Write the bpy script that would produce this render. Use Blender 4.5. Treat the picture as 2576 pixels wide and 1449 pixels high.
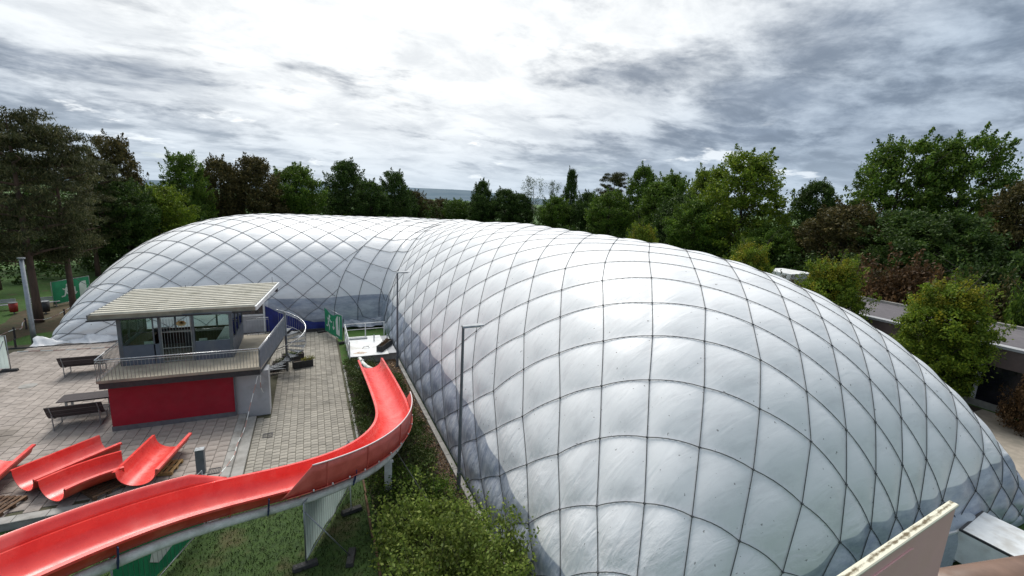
import bpy, bmesh, math, random
import numpy as np
from mathutils import Vector, Matrix
for o in list(bpy.data.objects): bpy.data.objects.remove(o)
SC = bpy.context.scene
COL = SC.collection
R = math.radians
# ------------------------------------------------------------------ camera (on the slide tower, 11 m up)
CAMZ = 11.0; YAW = R(24.5); PITCH = R(10.9); ROLL = R(2.9)
fw = Vector((math.cos(PITCH)*math.sin(YAW), math.cos(PITCH)*math.cos(YAW), -math.sin(PITCH)))
rt0 = Vector((math.cos(YAW), -math.sin(YAW), 0)); dn0 = fw.cross(rt0)
rt = math.cos(ROLL)*rt0 - math.sin(ROLL)*dn0
dn = math.sin(ROLL)*rt0 + math.cos(ROLL)*dn0
cam = bpy.data.cameras.new('camera'); camo = bpy.data.objects.new('camera', cam); COL.objects.link(camo)
camo.matrix_world = Matrix(((rt.x, -dn.x, -fw.x, 0), (rt.y, -dn.y, -fw.y, 0), (rt.z, -dn.z, -fw.z, CAMZ), (0, 0, 0, 1)))
cam.sensor_width = 36; cam.lens = 36*1122/2576; cam.clip_start = 0.05; cam.clip_end = 20000
SC.camera = camo
# ------------------------------------------------------------------ sky, sun, exposure
SUN_EL = R(56); SUN_AZ = R(6)      # azimuth from +Y towards +X
SUND = Vector((math.sin(SUN_AZ)*math.cos(SUN_EL), math.cos(SUN_AZ)*math.cos(SUN_EL), math.sin(SUN_EL)))
W = bpy.data.worlds.new('World'); SC.world = W; W.use_nodes = True
nt = W.node_tree; nt.nodes.clear(); N = nt.nodes; L = nt.links
def node(t, **kw):
    n = N.new(t)
    for k, v in kw.items(): setattr(n, k, v)
    return n
def val(x):
    return x
def mth(op, a, b=None, c=None, clamp=False):
    n = node('ShaderNodeMath', operation=op, use_clamp=clamp)
    for i, x in enumerate((a, b, c)):
        if x is None: continue
        if isinstance(x, (int, float)): n.inputs[i].default_value = x
        else: L.new(x, n.inputs[i])
    return n.outputs[0]
def vmth(op, a, b=None):
    n = node('ShaderNodeVectorMath', operation=op)
    for i, x in enumerate((a, b)):
        if x is None: continue
        if isinstance(x, (tuple, list, Vector)): n.inputs[i].default_value = x
        else: L.new(x, n.inputs[i])
    return n
def mixc(f, a, b, blend='MIX'):
    n = node('ShaderNodeMix', data_type='RGBA', blend_type=blend)
    for s, x in ((0, f), (6, a), (7, b)):
        if isinstance(x, (int, float)): n.inputs[s].default_value = x
        elif isinstance(x, (tuple, list)): n.inputs[s].default_value = tuple(x)+((1,) if len(x) == 3 else ())
        else: L.new(x, n.inputs[s])
    return n.outputs[2]
def mapr(x, a, b, c=0., d=1., smooth=True):
    n = node('ShaderNodeMapRange'); n.interpolation_type = 'SMOOTHSTEP' if smooth else 'LINEAR'
    L.new(x, n.inputs[0])
    for i, v in enumerate((a, b, c, d)): n.inputs[i+1].default_value = v
    return n.outputs[0]
def noise(v, scale, detail=6, rough=.55, dist=0., lac=2.):
    n = node('ShaderNodeTexNoise'); n.inputs['Scale'].default_value = scale; n.inputs['Detail'].default_value = detail
    n.inputs['Roughness'].default_value = rough; n.inputs['Distortion'].default_value = dist; n.inputs['Lacunarity'].default_value = lac
    L.new(v, n.inputs['Vector']); return n.outputs[0]
tc = node('ShaderNodeTexCoord'); D_ = tc.outputs['Generated']
sep = node('ShaderNodeSeparateXYZ'); L.new(D_, sep.inputs[0])
zc = mth('MAXIMUM', sep.outputs[2], 0.0)
den = mth('ADD', zc, 0.16)
cmb = node('ShaderNodeCombineXYZ')
L.new(mth('DIVIDE', sep.outputs[0], den), cmb.inputs[0]); L.new(mth('DIVIDE', sep.outputs[1], den), cmb.inputs[1])
rotm = node('ShaderNodeMapping'); rotm.inputs['Rotation'].default_value = (0, 0, R(-38)); rotm.inputs['Scale'].default_value = (0.9, 1.15, 1)
rotm.inputs['Location'].default_value = (3.1, 1.7, 0.4)
L.new(cmb.outputs[0], rotm.inputs[0]); UV = rotm.outputs[0]
sd = vmth('DOT_PRODUCT', D_, tuple(SUND)).outputs['Value']
glow = mth('POWER', mth('MAXIMUM', sd, 0.0), 4.0)
glow_w = mapr(sd, 0.46, 0.78)
n1 = noise(UV, 1.15, 7, .60, .25)
n2 = noise(UV, 3.4, 6, .62, .3)
n3 = noise(UV, 0.5, 2, .5)
msk = mth('ADD', mth('MULTIPLY', n1, .72), mth('MULTIPLY', n2, .28))
msk = mth('ADD', msk, mth('MULTIPLY', mth('SUBTRACT', n3, .5), .35))
msk = mth('ADD', msk, mth('MULTIPLY', mth('SUBTRACT', 1.0, glow_w), .035))
thick = mapr(msk, .45, .62)
bright = mixc(glow_w, (.43, .505, .595), (.87, .885, .885))
bright = mixc(1.0, bright, mixc(mapr(noise(UV, 2.2, 6, .65, .3), .35, .7), (1.10, 1.10, 1.10), (.80, .82, .85)), 'MULTIPLY')
dark = mixc(glow_w, (.205, .258, .335), (.285, .32, .375))
dark = mixc(1.0, dark, mixc(mapr(n2, .35, .65), (1.13, 1.125, 1.12), (.88, .89, .90)), 'MULTIPLY')
cl = mixc(thick, bright, dark)
sky = node('ShaderNodeTexSky', sky_type='NISHITA'); sky.sun_disc = False; sky.sun_elevation = SUN_EL; sky.sun_rotation = SUN_AZ
skyc = vmth('SCALE', sky.outputs[0]); skyc.inputs['Scale'].default_value = 0.11
clr = mapr(noise(UV, 0.85, 5, .6, .4), .63, .73)
cl = mixc(mth('MULTIPLY', clr, .55), cl, skyc.outputs[0])
# low fair-weather cumulus towards the horizon
cm2 = node('ShaderNodeCombineXYZ'); hz_ = mth('ADD', zc, .35)
L.new(mth('DIVIDE', sep.outputs[0], hz_), cm2.inputs[0]); L.new(mth('DIVIDE', sep.outputs[1], hz_), cm2.inputs[1]); L.new(mth('MULTIPLY', zc, 6.0), cm2.inputs[2])
pf = noise(cm2.outputs[0], 2.6, 6, .58, .1)
band = mth('MULTIPLY', mapr(zc, .02, .06), mapr(zc, .19, .10))
cum = mth('MULTIPLY', mapr(pf, .60, .66), band)
cl = mixc(mth('MULTIPLY', cum, .85), cl, mixc(glow_w, (.80, .85, .90), (1.15, 1.15, 1.12)))
# pale streaky strip above the horizon
strip = mth('MULTIPLY', mapr(zc, .16, .0), .55)
cl = mixc(strip, cl, mixc(glow_w, (.50, .60, .70), (.95, 1.0, 1.03)))
bg = node('ShaderNodeBackground'); L.new(cl, bg.inputs[0]); bg.inputs[1].default_value = 0.74
wo = node('ShaderNodeOutputWorld'); L.new(bg.outputs[0], wo.inputs[0])
sl = bpy.data.lights.new('sun', 'SUN'); sl.energy = 2.0; sl.angle = R(30); sl.color = (1, .96, .9)
so = bpy.data.objects.new('sun', sl); COL.objects.link(so)
so.rotation_euler = Vector((0, 0, 1)).rotation_difference(SUND).to_euler(); so.location = (0, 40, 60)
SC.cycles.max_bounces = 6; SC.cycles.diffuse_bounces = 3; SC.cycles.transparent_max_bounces = 8
SC.view_settings.view_transform = 'Standard'; SC.view_settings.look = 'None'
SC.view_settings.exposure = 0.7; SC.view_settings.gamma = 1
# ------------------------------------------------------------------ materials
def mat(name, c1, c2=None, scale=3., rough=.7, bump=0., bscale=None, detail=5, metal=0., c3=None, s3=.4, island=0., objr=0., spec=.5, stretch=None, coat=0., contrast=(.35, .65)):
    """procedural principled: colour noise c1<->c2, large-scale stains c3, optional per-piece variation, fine bump"""
    m = bpy.data.materials.new(name); m.use_nodes = True
    t = m.node_tree; nd = t.nodes; lk = t.links; P = nd['Principled BSDF']
    P.inputs['Roughness'].default_value = rough; P.inputs['Metallic'].default_value = metal
    P.inputs['Specular IOR Level'].default_value = spec; P.inputs['Coat Weight'].default_value = coat; P.inputs['Coat Roughness'].default_value = .22
    g = nd.new('ShaderNodeTexCoord'); vec = g.outputs['Object']
    if stretch:
        mp = nd.new('ShaderNodeMapping'); mp.inputs['Scale'].default_value = stretch; lk.new(vec, mp.inputs[0]); vec = mp.outputs[0]
    def nz(s, d=detail, r=.6):
        n = nd.new('ShaderNodeTexNoise'); n.inputs['Scale'].default_value = s; n.inputs['Detail'].default_value = d; n.inputs['Roughness'].default_value = r
        lk.new(vec, n.inputs[0]); return n.outputs[0]
    def rng(x, a, b, c=0., d=1.):
        n = nd.new('ShaderNodeMapRange'); lk.new(x, n.inputs[0])
        for i, v in enumerate((a, b, c, d)): n.inputs[i+1].default_value = v
        return n.outputs[0]
    def mx(f, a, b, bl='MIX'):
        n = nd.new('ShaderNodeMix'); n.data_type = 'RGBA'; n.blend_type = bl
        for s, x in ((0, f), (6, a), (7, b)):
            if isinstance(x, (int, float)): n.inputs[s].default_value = x
            elif isinstance(x, (tuple, list)): n.inputs[s].default_value = tuple(x)+(1,)
            else: lk.new(x, n.inputs[s])
        return n.outputs[2]
    if c2 is None: c2 = tuple(x*.82 for x in c1)
    col = mx(rng(nz(scale), *contrast), c1, c2)
    if c3: col = mx(rng(nz(s3, 6), .52, .70), col, c3)
    if island or objr:
        k = None
        if island:
            ge = nd.new('ShaderNodeNewGeometry'); k = rng(ge.outputs['Random Per Island'], 0, 1, 1-island, 1+island)
        if objr:
            oi = nd.new('ShaderNodeObjectInfo'); k2 = rng(oi.outputs['Random'], 0, 1, 1-objr, 1+objr)
            if k is None: k = k2
            else:
                mm = nd.new('ShaderNodeMath'); mm.operation = 'MULTIPLY'; lk.new(k, mm.inputs[0]); lk.new(k2, mm.inputs[1]); k = mm.outputs[0]
        vs = nd.new('ShaderNodeVectorMath'); vs.operation = 'SCALE'; lk.new(col, vs.inputs[0]); lk.new(k, vs.inputs['Scale']); col = vs.outputs[0]
    lk.new(col, P.inputs['Base Color'])
    lk.new(rng(nz(scale*2.3), .3, .7, max(rough-.12, .02), min(rough+.12, 1)), P.inputs['Roughness'])
    if bump:
        b = nd.new('ShaderNodeBump'); b.inputs['Strength'].default_value = bump; b.inputs['Distance'].default_value = .03
        lk.new(nz(bscale or scale*4), b.inputs['Height']); lk.new(b.outputs[0], P.inputs['Normal'])
    return m
def leafmat(name, c1, c2, c3, trans=.25):
    m = bpy.data.materials.new(name); m.use_nodes = True; t = m.node_tree; nd = t.nodes; lk = t.links
    P = nd['Principled BSDF']; out = nd['Material Output']
    ge = nd.new('ShaderNodeNewGeometry'); rp = nd.new('ShaderNodeValToRGB'); lk.new(ge.outputs['Random Per Island'], rp.inputs[0])
    e = rp.color_ramp.elements; e[0].color = c1+(1,); e[1].color = c3+(1,); e[1].position = 1; k = e.new(.6); k.color = c2+(1,)
    g = nd.new('ShaderNodeTexCoord'); n = nd.new('ShaderNodeTexNoise'); n.inputs['Scale'].default_value = .55; n.inputs['Detail'].default_value = 3; lk.new(g.outputs['Object'], n.inputs[0])
    mr = nd.new('ShaderNodeMapRange'); lk.new(n.outputs[0], mr.inputs[0])
    for i, v in enumerate((.3, .7, .62, 1.45)): mr.inputs[i+1].default_value = v
    vs = nd.new('ShaderNodeVectorMath'); vs.operation = 'SCALE'; lk.new(rp.outputs[0], vs.inputs[0]); lk.new(mr.outputs[0], vs.inputs['Scale'])
    lk.new(vs.outputs[0], P.inputs['Base Color']); P.inputs['Roughness'].default_value = .6; P.inputs['Specular IOR Level'].default_value = .25
    tr = nd.new('ShaderNodeBsdfTranslucent'); lk.new(vs.outputs[0], tr.inputs[0])
    ms = nd.new('ShaderNodeMixShader'); ms.inputs[0].default_value = trans
    lk.new(P.outputs[0], ms.inputs[1]); lk.new(tr.outputs[0], ms.inputs[2]); lk.new(ms.outputs[0], out.inputs[0])
    return m
def glassmat(name, tint, refl=.12):
    m = bpy.data.materials.new(name); m.use_nodes = True; t = m.node_tree; nd = t.nodes; lk = t.links; out = nd['Material Output']; nd.remove(nd['Principled BSDF'])
    tr = nd.new('ShaderNodeBsdfTransparent'); tr.inputs[0].default_value = tint+(1,)
    gl = nd.new('ShaderNodeBsdfGlossy'); gl.inputs['Roughness'].default_value = .03
    fr = nd.new('ShaderNodeFresnel'); fr.inputs[0].default_value = 1.5
    ad = nd.new('ShaderNodeMath'); ad.operation = 'ADD'; ad.use_clamp = True; lk.new(fr.outputs[0], ad.inputs[0]); ad.inputs[1].default_value = refl
    ms = nd.new('ShaderNodeMixShader'); lk.new(ad.outputs[0], ms.inputs[0]); lk.new(tr.outputs[0], ms.inputs[1]); lk.new(gl.outputs[0], ms.inputs[2]); lk.new(ms.outputs[0], out.inputs[0])
    return m
MT = {}
MT['steel'] = mat('galvanised steel', (.33, .35, .37), (.25, .27, .29), 6, .42, metal=.7)
MT['rail'] = mat('brushed railing', (.55, .56, .57), (.42, .43, .45), 8, .3, metal=.85)
MT['anthracite'] = mat('grey blue panel paint', (.115, .135, .175), (.095, .112, .15), 2.2, .5, bump=.03, c3=(.14, .15, .17), s3=1.5)
MT['greyframe'] = mat('grey steel frame', (.13, .145, .165), (.10, .115, .13), 4, .45)
MT['red'] = mat('red render', (.34, .006, .022), (.27, .006, .018), 1.3, .75, bump=.25, bscale=40)
MT['plinth'] = mat('plinth grey', (.15, .15, .165), (.11, .11, .12), 5, .8, bump=.1, bscale=30)
MT['concrete'] = mat('concrete', (.34, .33, .31), (.24, .235, .22), 2.5, .85, bump=.2, bscale=25, c3=(.17, .16, .145), s3=.8)
MT['greywall'] = mat('pale grey render', (.42, .43, .45), (.35, .36, .38), 1.2, .8, bump=.1, bscale=40, c3=(.3, .3, .3), s3=1.1)
MT['deck'] = mat('weathered deck sheet', (.40, .355, .28), (.31, .275, .215), 1.6, .8, bump=.08, bscale=30, c3=(.2, .18, .15), s3=.9)
MT['darksteel'] = mat('dark edge beam', (.045, .045, .05), (.03, .03, .035), 6, .6)
MT['roof'] = mat('lichen roof sheet', (.33, .305, .235), (.23, .21, .16), 2.0, .8, bump=.15, bscale=20, c3=(.17, .16, .12), s3=1.3)
MT['white'] = mat('white painted', (.74, .76, .76), (.62, .64, .65), 2.5, .5, c3=(.5, .49, .46), s3=1.2)
MT['pipe'] = mat('grimy white pipe', (.74, .75, .72), (.58, .60, .56), 7, .6, c3=(.36, .38, .33), s3=1.6)
MT['slide'] = mat('red slide gelcoat', (.80, .075, .06), (.70, .045, .04), 2.2, .30, c3=(.78, .14, .12), s3=.9, coat=.3, detail=8)
MT['slide_out'] = mat('faded red slide outside', (.60, .07, .035), (.50, .05, .03), 2.5, .5, c3=(.62, .14, .08), s3=1.3)
MT['guard'] = mat('faded pink splash guard', (.66, .15, .12), (.56, .11, .085), 2.2, .4, c3=(.46, .075, .055), s3=1.5)
MT['trim'] = mat('white guard trim', (.80, .70, .70), (.7, .58, .58), 4, .4)
MT['blue'] = mat('blue strap', (.02, .05, .17), (.015, .03, .09), 6, .6)
MT['tarp'] = mat('navy tarpaulin', (.012, .03, .22), (.008, .018, .13), 2.5, .45, bump=.3, bscale=3)
MT['banner'] = mat('green banner', (.015, .29, .13), (.012, .22, .10), 2.0, .6, bump=.15, bscale=5)
MT['bannerwhite'] = mat('white banner print', (.70, .76, .73), (.6, .67, .64), 3.0, .6)
MT['bannerback'] = mat('pale banner back', (.48, .60, .55), (.38, .50, .46), 2.0, .6, bump=.15, bscale=4)
def clothmat(name, c, t_=.45):
    m = leafmat(name, tuple(x*.92 for x in c), c, tuple(min(1, x*1.05) for x in c), t_); return m
MT['bannerback'] = clothmat('pale mesh banner', (.60, .70, .66))
MT['rubber'] = mat('black recycled foot', (.045, .045, .045), (.03, .03, .03), 8, .85, bump=.3)
MT['wood_dark'] = mat('dark slat wood', (.05, .038, .042), (.03, .023, .025), 6, .65, objr=.25, stretch=(1, 8, 8))
MT['pallet'] = mat('pallet wood', (.13, .075, .04), (.075, .042, .024), 5, .85, objr=.3)
MT['palletnew'] = mat('new pallet wood', (.42, .27, .11), (.30, .19, .08), 5, .8, objr=.2)
MT['interior'] = mat('dark interior wood', (.055, .028, .02), (.035, .02, .015), 3, .6)
MT['paper'] = mat('white sheet', (.7, .72, .7), None, 3, .6)
MT['horn'] = mat('aged horn', (.45, .33, .15), (.3, .21, .09), 6, .5)
MT['pine_bark'] = mat('pine bark', (.125, .075, .055), (.06, .04, .03), 3, .9, bump=.6, bscale=6, stretch=(1, 1, .3))
MT['bark'] = mat('grey brown bark', (.075, .06, .048), (.045, .037, .03), 3, .9, bump=.5, bscale=8, stretch=(1, 1, .3))
MT['birch_bark'] = mat('birch bark', (.6, .59, .55), (.16, .15, .14), 4, .7, stretch=(1, 1, 2.5))
MT['soil'] = mat('soil', (.05, .036, .025), (.03, .022, .015), 3, .95, bump=.5, bscale=9)
MT['pinkp'] = mat('pink cladding', (.80, .48, .46), (.76, .455, .435), 2, .5, bump=.03, bscale=120, c3=(.72, .425, .41), s3=2.2)
MT['cap'] = mat('dirty cream cap', (.72, .68, .52), (.10, .075, .035), 9, .6, contrast=(.46, .60), stretch=(1, 1.6, 1))
def capmat():
    m = mat('grimy cream cap', (.74, .71, .57), (.66, .63, .50), 6, .6); t = m.node_tree; nd = t.nodes; lk = t.links; P = nd['Principled BSDF']
    base = P.inputs['Base Color'].links[0].from_socket; g = nd.new('ShaderNodeTexCoord'); sx = nd.new('ShaderNodeSeparateXYZ'); lk.new(g.outputs['Object'], sx.inputs[0])
    def M(op, a, b):
        n = nd.new('ShaderNodeMath'); n.operation = op
        for i, x in enumerate((a, b)):
            if isinstance(x, (int, float)): n.inputs[i].default_value = x
            else: lk.new(x, n.inputs[i])
        return n.outputs[0]
    mp = nd.new('ShaderNodeMapping'); mp.inputs['Scale'].default_value = (14, 40, 14); lk.new(g.outputs['Object'], mp.inputs[0])
    n1 = nd.new('ShaderNodeTexNoise'); n1.inputs['Scale'].default_value = 1; n1.inputs['Detail'].default_value = 8; n1.inputs['Roughness'].default_value = .7; lk.new(mp.outputs[0], n1.inputs[0])
    d = M('ABSOLUTE', M('SUBTRACT', sx.outputs[1], .002), 0.0); e = M('ADD', M('SUBTRACT', .0115, d), M('MULTIPLY', M('SUBTRACT', n1.outputs[0], .53), .055))
    mr = nd.new('ShaderNodeMapRange'); lk.new(e, mr.inputs[0]); mr.inputs[1].default_value = .0; mr.inputs[2].default_value = .010
    mx = nd.new('ShaderNodeMix'); mx.data_type = 'RGBA'; lk.new(mr.outputs[0], mx.inputs[0]); lk.new(base, mx.inputs[6]); mx.inputs[7].default_value = (.13, .10, .05, 1); lk.new(mx.outputs[2], P.inputs['Base Color']); return m
MT['cap'] = capmat()
MT['brown'] = mat('brown beam paint', (.16, .095, .065), (.12, .07, .05), 5, .5, c3=(.2, .12, .085), s3=3)
MT['glass'] = glassmat('tinted glass', (.90, .97, .94), .02)
MT['darkglass'] = mat('dark window glass', (.010, .012, .018), (.018, .02, .028), 1., .08, spec=.8)
MT['asphalt'] = mat('roof gravel', (.125, .115, .125), (.095, .088, .098), 4, .9, bump=.2, bscale=30, c3=(.16, .145, .15), s3=.25)
MT['brownwall'] = mat('brown fascia', (.16, .12, .11), (.12, .09, .085), 1.5, .8)
MT['beige'] = mat('beige paving', (.36, .31, .25), (.28, .245, .20), 3, .9, bump=.1, c3=(.22, .2, .16), s3=.5)
MT['paver'] = mat('concrete paver', (.31, .288, .245), (.235, .22, .19), 2.4, .88, bump=.25, bscale=30, c3=(.17, .158, .132), s3=.45, island=.17, objr=.17)
MT['paverpink'] = mat('warm concrete slab', (.335, .295, .265), (.265, .232, .208), 1.6, .88, bump=.22, bscale=30, c3=(.19, .165, .142), s3=.35, island=.10, objr=.10)
MT['joint'] = mat('joint sand and moss', (.085, .075, .05), (.05, .055, .025), 6, .95, bump=.3)
MT['chips'] = mat('bark chips', (.33, .22, .13), (.20, .125, .07), 3, .9, island=.45)
MT['leaf_dark'] = leafmat('leaf dark green', (.026, .054, .012), (.046, .090, .016), (.095, .145, .028), .32)
MT['leaf_mid'] = leafmat('leaf mid green', (.040, .082, .012), (.080, .150, .018), (.17, .24, .032), .38)
MT['leaf_bright'] = leafmat('leaf yellow green', (.060, .105, .010), (.125, .195, .018), (.25, .30, .03), .4)
MT['leaf_autumn'] = leafmat('leaf brown', (.045, .044, .016), (.080, .074, .024), (.16, .12, .04), .3)
MT['leaf_red'] = leafmat('leaf russet', (.055, .034, .015), (.10, .056, .024), (.17, .095, .04), .3)
MT['leaf_yellow'] = leafmat('leaf yellow tips', (.11, .13, .012), (.21, .21, .018), (.36, .32, .03), .4)
MT['needle'] = leafmat('pine needles', (.030, .038, .014), (.060, .070, .024), (.14, .13, .055), .25)
MT['leaf_juniper'] = leafmat('ground cover green', (.026, .046, .010), (.05, .085, .016), (.11, .12, .035), .25)
MT['leaf_shrub'] = leafmat('shrub light green', (.075, .115, .020), (.14, .20, .034), (.26, .31, .07), .4)
MT['grassb'] = leafmat('grass blade', (.013, .028, .005), (.022, .046, .007), (.048, .07, .015), .3)
# ------------------------------------------------------------------ mesh helpers
class MB:
    def __init__(s): s.v = []; s.f = []
    def add(s, vs, fs):
        k = len(s.v); s.v += [tuple(v) for v in vs]; s.f += [tuple(i+k for i in f) for f in fs]; return s
    def hexa(s, p):      # 8 corners: bottom 4 ccw, top 4 ccw
        return s.add(p, [(3, 2, 1, 0), (4, 5, 6, 7), (0, 1, 5, 4), (1, 2, 6, 5), (2, 3, 7, 6), (3, 0, 4, 7)])
    def box(s, x0, x1, y0, y1, z0, z1):
        return s.hexa([(x0, y0, z0), (x1, y0, z0), (x1, y1, z0), (x0, y1, z0), (x0, y0, z1), (x1, y0, z1), (x1, y1, z1), (x0, y1, z1)])
    def slab(s, q, z0, z1):     # plan quad (ccw)
        return s.hexa([(x, y, z0) for x, y in q]+[(x, y, z1) for x, y in q])
    def beam(s, a, b, w, h, up=(0, 0, 1)):
        a = Vector(a); b = Vector(b); t = (b-a).normalized(); u = Vector(up)
        sd_ = t.cross(u)
        if sd_.length < 1e-4: sd_ = t.cross(Vector((1, 0, 0)))
        sd_.normalize(); u = sd_.cross(t).normalized(); sd_ = sd_*(w/2); u = u*(h/2)
        return s.hexa([a-sd_-u, b-sd_-u, b+sd_-u, a+sd_-u, a-sd_+u, b-sd_+u, b+sd_+u, a+sd_+u])
    def tube(s, pts, r, n=8, cap=True):
        pts = [Vector(p) for p in pts]; m = len(pts); rr = r if isinstance(r, (list, tuple)) else [r]*m
        k0 = len(s.v); prev = None
        for i, p in enumerate(pts):
            t = (pts[min(i+1, m-1)]-pts[max(i-1, 0)]).normalized()
            if prev is None:
                a = t.cross(Vector((0, 0, 1)))
                if a.length < 1e-3: a = t.cross(Vector((1, 0, 0)))
            else: a = prev-t*prev.dot(t)
            a.normalize(); prev = a; b = t.cross(a)
            for j in range(n):
                an = 2*math.pi*j/n; s.v.append(tuple(p+(a*math.cos(an)+b*math.sin(an))*rr[i]))
        for i in range(m-1):
            for j in range(n):
                s.f.append((k0+i*n+j, k0+i*n+(j+1) % n, k0+(i+1)*n+(j+1) % n, k0+(i+1)*n+j))
        if cap:
            s.f.append(tuple(k0+j for j in range(n))[::-1]); s.f.append(tuple(k0+(m-1)*n+j for j in range(n)))
        return s
    def prism(s, poly, o, ax, ay, d):    # polygon in plane (o,ax,ay), thickness vector d
        o = Vector(o); ax = Vector(ax); ay = Vector(ay); d = Vector(d); n = len(poly)
        a = [o+ax*x+ay*y for x, y in poly]; b = [p+d for p in a]
        return s.add(a+b, [tuple(range(n))[::-1], tuple(range(n, 2*n))]+[(i, (i+1) % n, n+(i+1) % n, n+i) for i in range(n)])
    def mesh(s, name, m, smooth=False):
        me = bpy.data.meshes.new(name); me.from_pydata(s.v, [], s.f); me.materials.append(MT[m] if isinstance(m, str) else m)
        if smooth: me.polygons.foreach_set('use_smooth', [True]*len(me.polygons))
        me.update(); return me
    def build(s, name, m, parent=None, smooth=False, bevel=0, **tags):
        return put(name, s.mesh(name, m, smooth), parent, bevel=bevel, **tags)
def put(name, me, parent=None, loc=None, rotz=0, scale=None, bevel=0, label=None, cat=None, group=None, kind=None):
    o = bpy.data.objects.new(name, me); COL.objects.link(o)
    if parent is not None:
        o.parent = parent; o.matrix_parent_inverse = Matrix.Translation(parent.location).inverted() if parent.rotation_euler.z == 0 else parent.matrix_basis.inverted()
    if loc is not None: o.location = loc
    if rotz: o.rotation_euler.z = rotz
    if scale is not None: o.scale = scale
    if bevel:
        b = o.modifiers.new('bevel', 'BEVEL'); b.width = bevel; b.segments = 1; b.limit_method = 'ANGLE'
    if label: o['label'] = label
    if cat: o['category'] = cat
    if group: o['group'] = group
    if kind: o['kind'] = kind
    return o
def thing(name, loc, label, cat, group=None, kind=None):
    o = bpy.data.objects.new(name, None); COL.objects.link(o); o.location = loc; o.empty_display_size = .2
    o['label'] = label; o['category'] = cat
    if group: o['group'] = group
    if kind: o['kind'] = kind
    return o
def npmesh(name, v, f4, m, smooth=False):
    """fast quad mesh from numpy"""
    me = bpy.data.meshes.new(name); v = np.asarray(v, np.float32); f4 = np.asarray(f4, np.int32); n = len(f4); k = f4.shape[1]
    me.vertices.add(len(v)); me.vertices.foreach_set('co', v.ravel()); me.loops.add(n*k); me.loops.foreach_set('vertex_index', f4.ravel())
    me.polygons.add(n); me.polygons.foreach_set('loop_start', np.arange(0, n*k, k, dtype=np.int32)); me.polygons.foreach_set('loop_total', np.full(n, k, np.int32))
    if smooth: me.polygons.foreach_set('use_smooth', np.ones(n, bool))
    me.materials.append(MT[m] if isinstance(m, str) else m); me.update(calc_edges=True); me.validate(); return me
def leafmesh(name, pos, size, rng, m, aspect=.55, updir=0., dirs=None):
    """one folded-diamond leaf (quad) for every position"""
    n = len(pos); size = np.broadcast_to(size, (n,))
    d = rng.normal(size=(n, 3)) if dirs is None else dirs+rng.normal(size=(n, 3))*.35
    d[:, 2] += updir; d /= np.linalg.norm(d, axis=1, keepdims=True)+1e-9
    q = rng.normal(size=(n, 3)); s_ = np.cross(d, q); s_ /= np.linalg.norm(s_, axis=1, keepdims=True)+1e-9
    nn = np.cross(d, s_)
    L_ = size[:, None]*.5; w = L_*aspect
    v = np.stack([pos-d*L_, pos+s_*w+nn*w*.25, pos+d*L_, pos-s_*w+nn*w*.25], 1).reshape(-1, 3)
    return npmesh(name, v, np.arange(4*n).reshape(-1, 4), m)
# ------------------------------------------------------------------ ground
def grass_material():
    m = bpy.data.materials.new('grass ground'); m.use_nodes = True; t = m.node_tree; nd = t.nodes; lk = t.links; P = nd['Principled BSDF']
    g = nd.new('ShaderNodeTexCoord')
    def nz(s, d=6):
        n = nd.new('ShaderNodeTexNoise'); n.inputs['Scale'].default_value = s; n.inputs['Detail'].default_value = d; n.inputs['Roughness'].default_value = .62; lk.new(g.outputs['Object'], n.inputs[0]); return n.outputs[0]
    def mr(x, a, b):
        n = nd.new('ShaderNodeMapRange'); lk.new(x, n.inputs[0]); n.inputs[1].default_value = a; n.inputs[2].default_value = b; return n.outputs[0]
    def mx(f, a, b):
        n = nd.new('ShaderNodeMix'); n.data_type = 'RGBA'; lk.new(f, n.inputs[0])
        for s, x in ((6, a), (7, b)):
            if isinstance(x, tuple): n.inputs[s].default_value = x+(1,)
            else: lk.new(x, n.inputs[s])
        return n.outputs[2]
    c = mx(mr(nz(7), .3, .7), (.028, .075, .008), (.055, .135, .013))
    c = mx(mr(nz(.5), .56, .70), c, (.095, .075, .032))
    c = mx(mr(nz(28, 3), .62, .72), c, (.016, .028, .007))
    lk.new(c, P.inputs['Base Color']); P.inputs['Roughness'].default_value = .9
    b = nd.new('ShaderNodeBump'); b.inputs['Strength'].default_value = .8; b.inputs['Distance'].default_value = .05; lk.new(nz(22, 4), b.inputs['Height']); lk.new(b.outputs[0], P.inputs['Normal'])
    return m
MT['grass'] = grass_material()
m = MB()
gx = [-9000, -600, -120, -60, -30, -19, -9, 0, 12, 26, 36, 60, 120, 600, 9000]; gy = [-9000, -300, -60, -20, 0, 14, 26, 40, 52, 66, 90, 140, 300, 900, 9000]
def gz(x, y):
    return -.06
m.v = [(x, y, gz(x, y)) for y in gy for x in gx]
nx = len(gx); m.f = [(j*nx+i, j*nx+i+1, (j+1)*nx+i+1, (j+1)*nx+i) for j in range(len(gy)-1) for i in range(nx-1)]
m.build('ground', 'grass', kind='structure')
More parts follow.
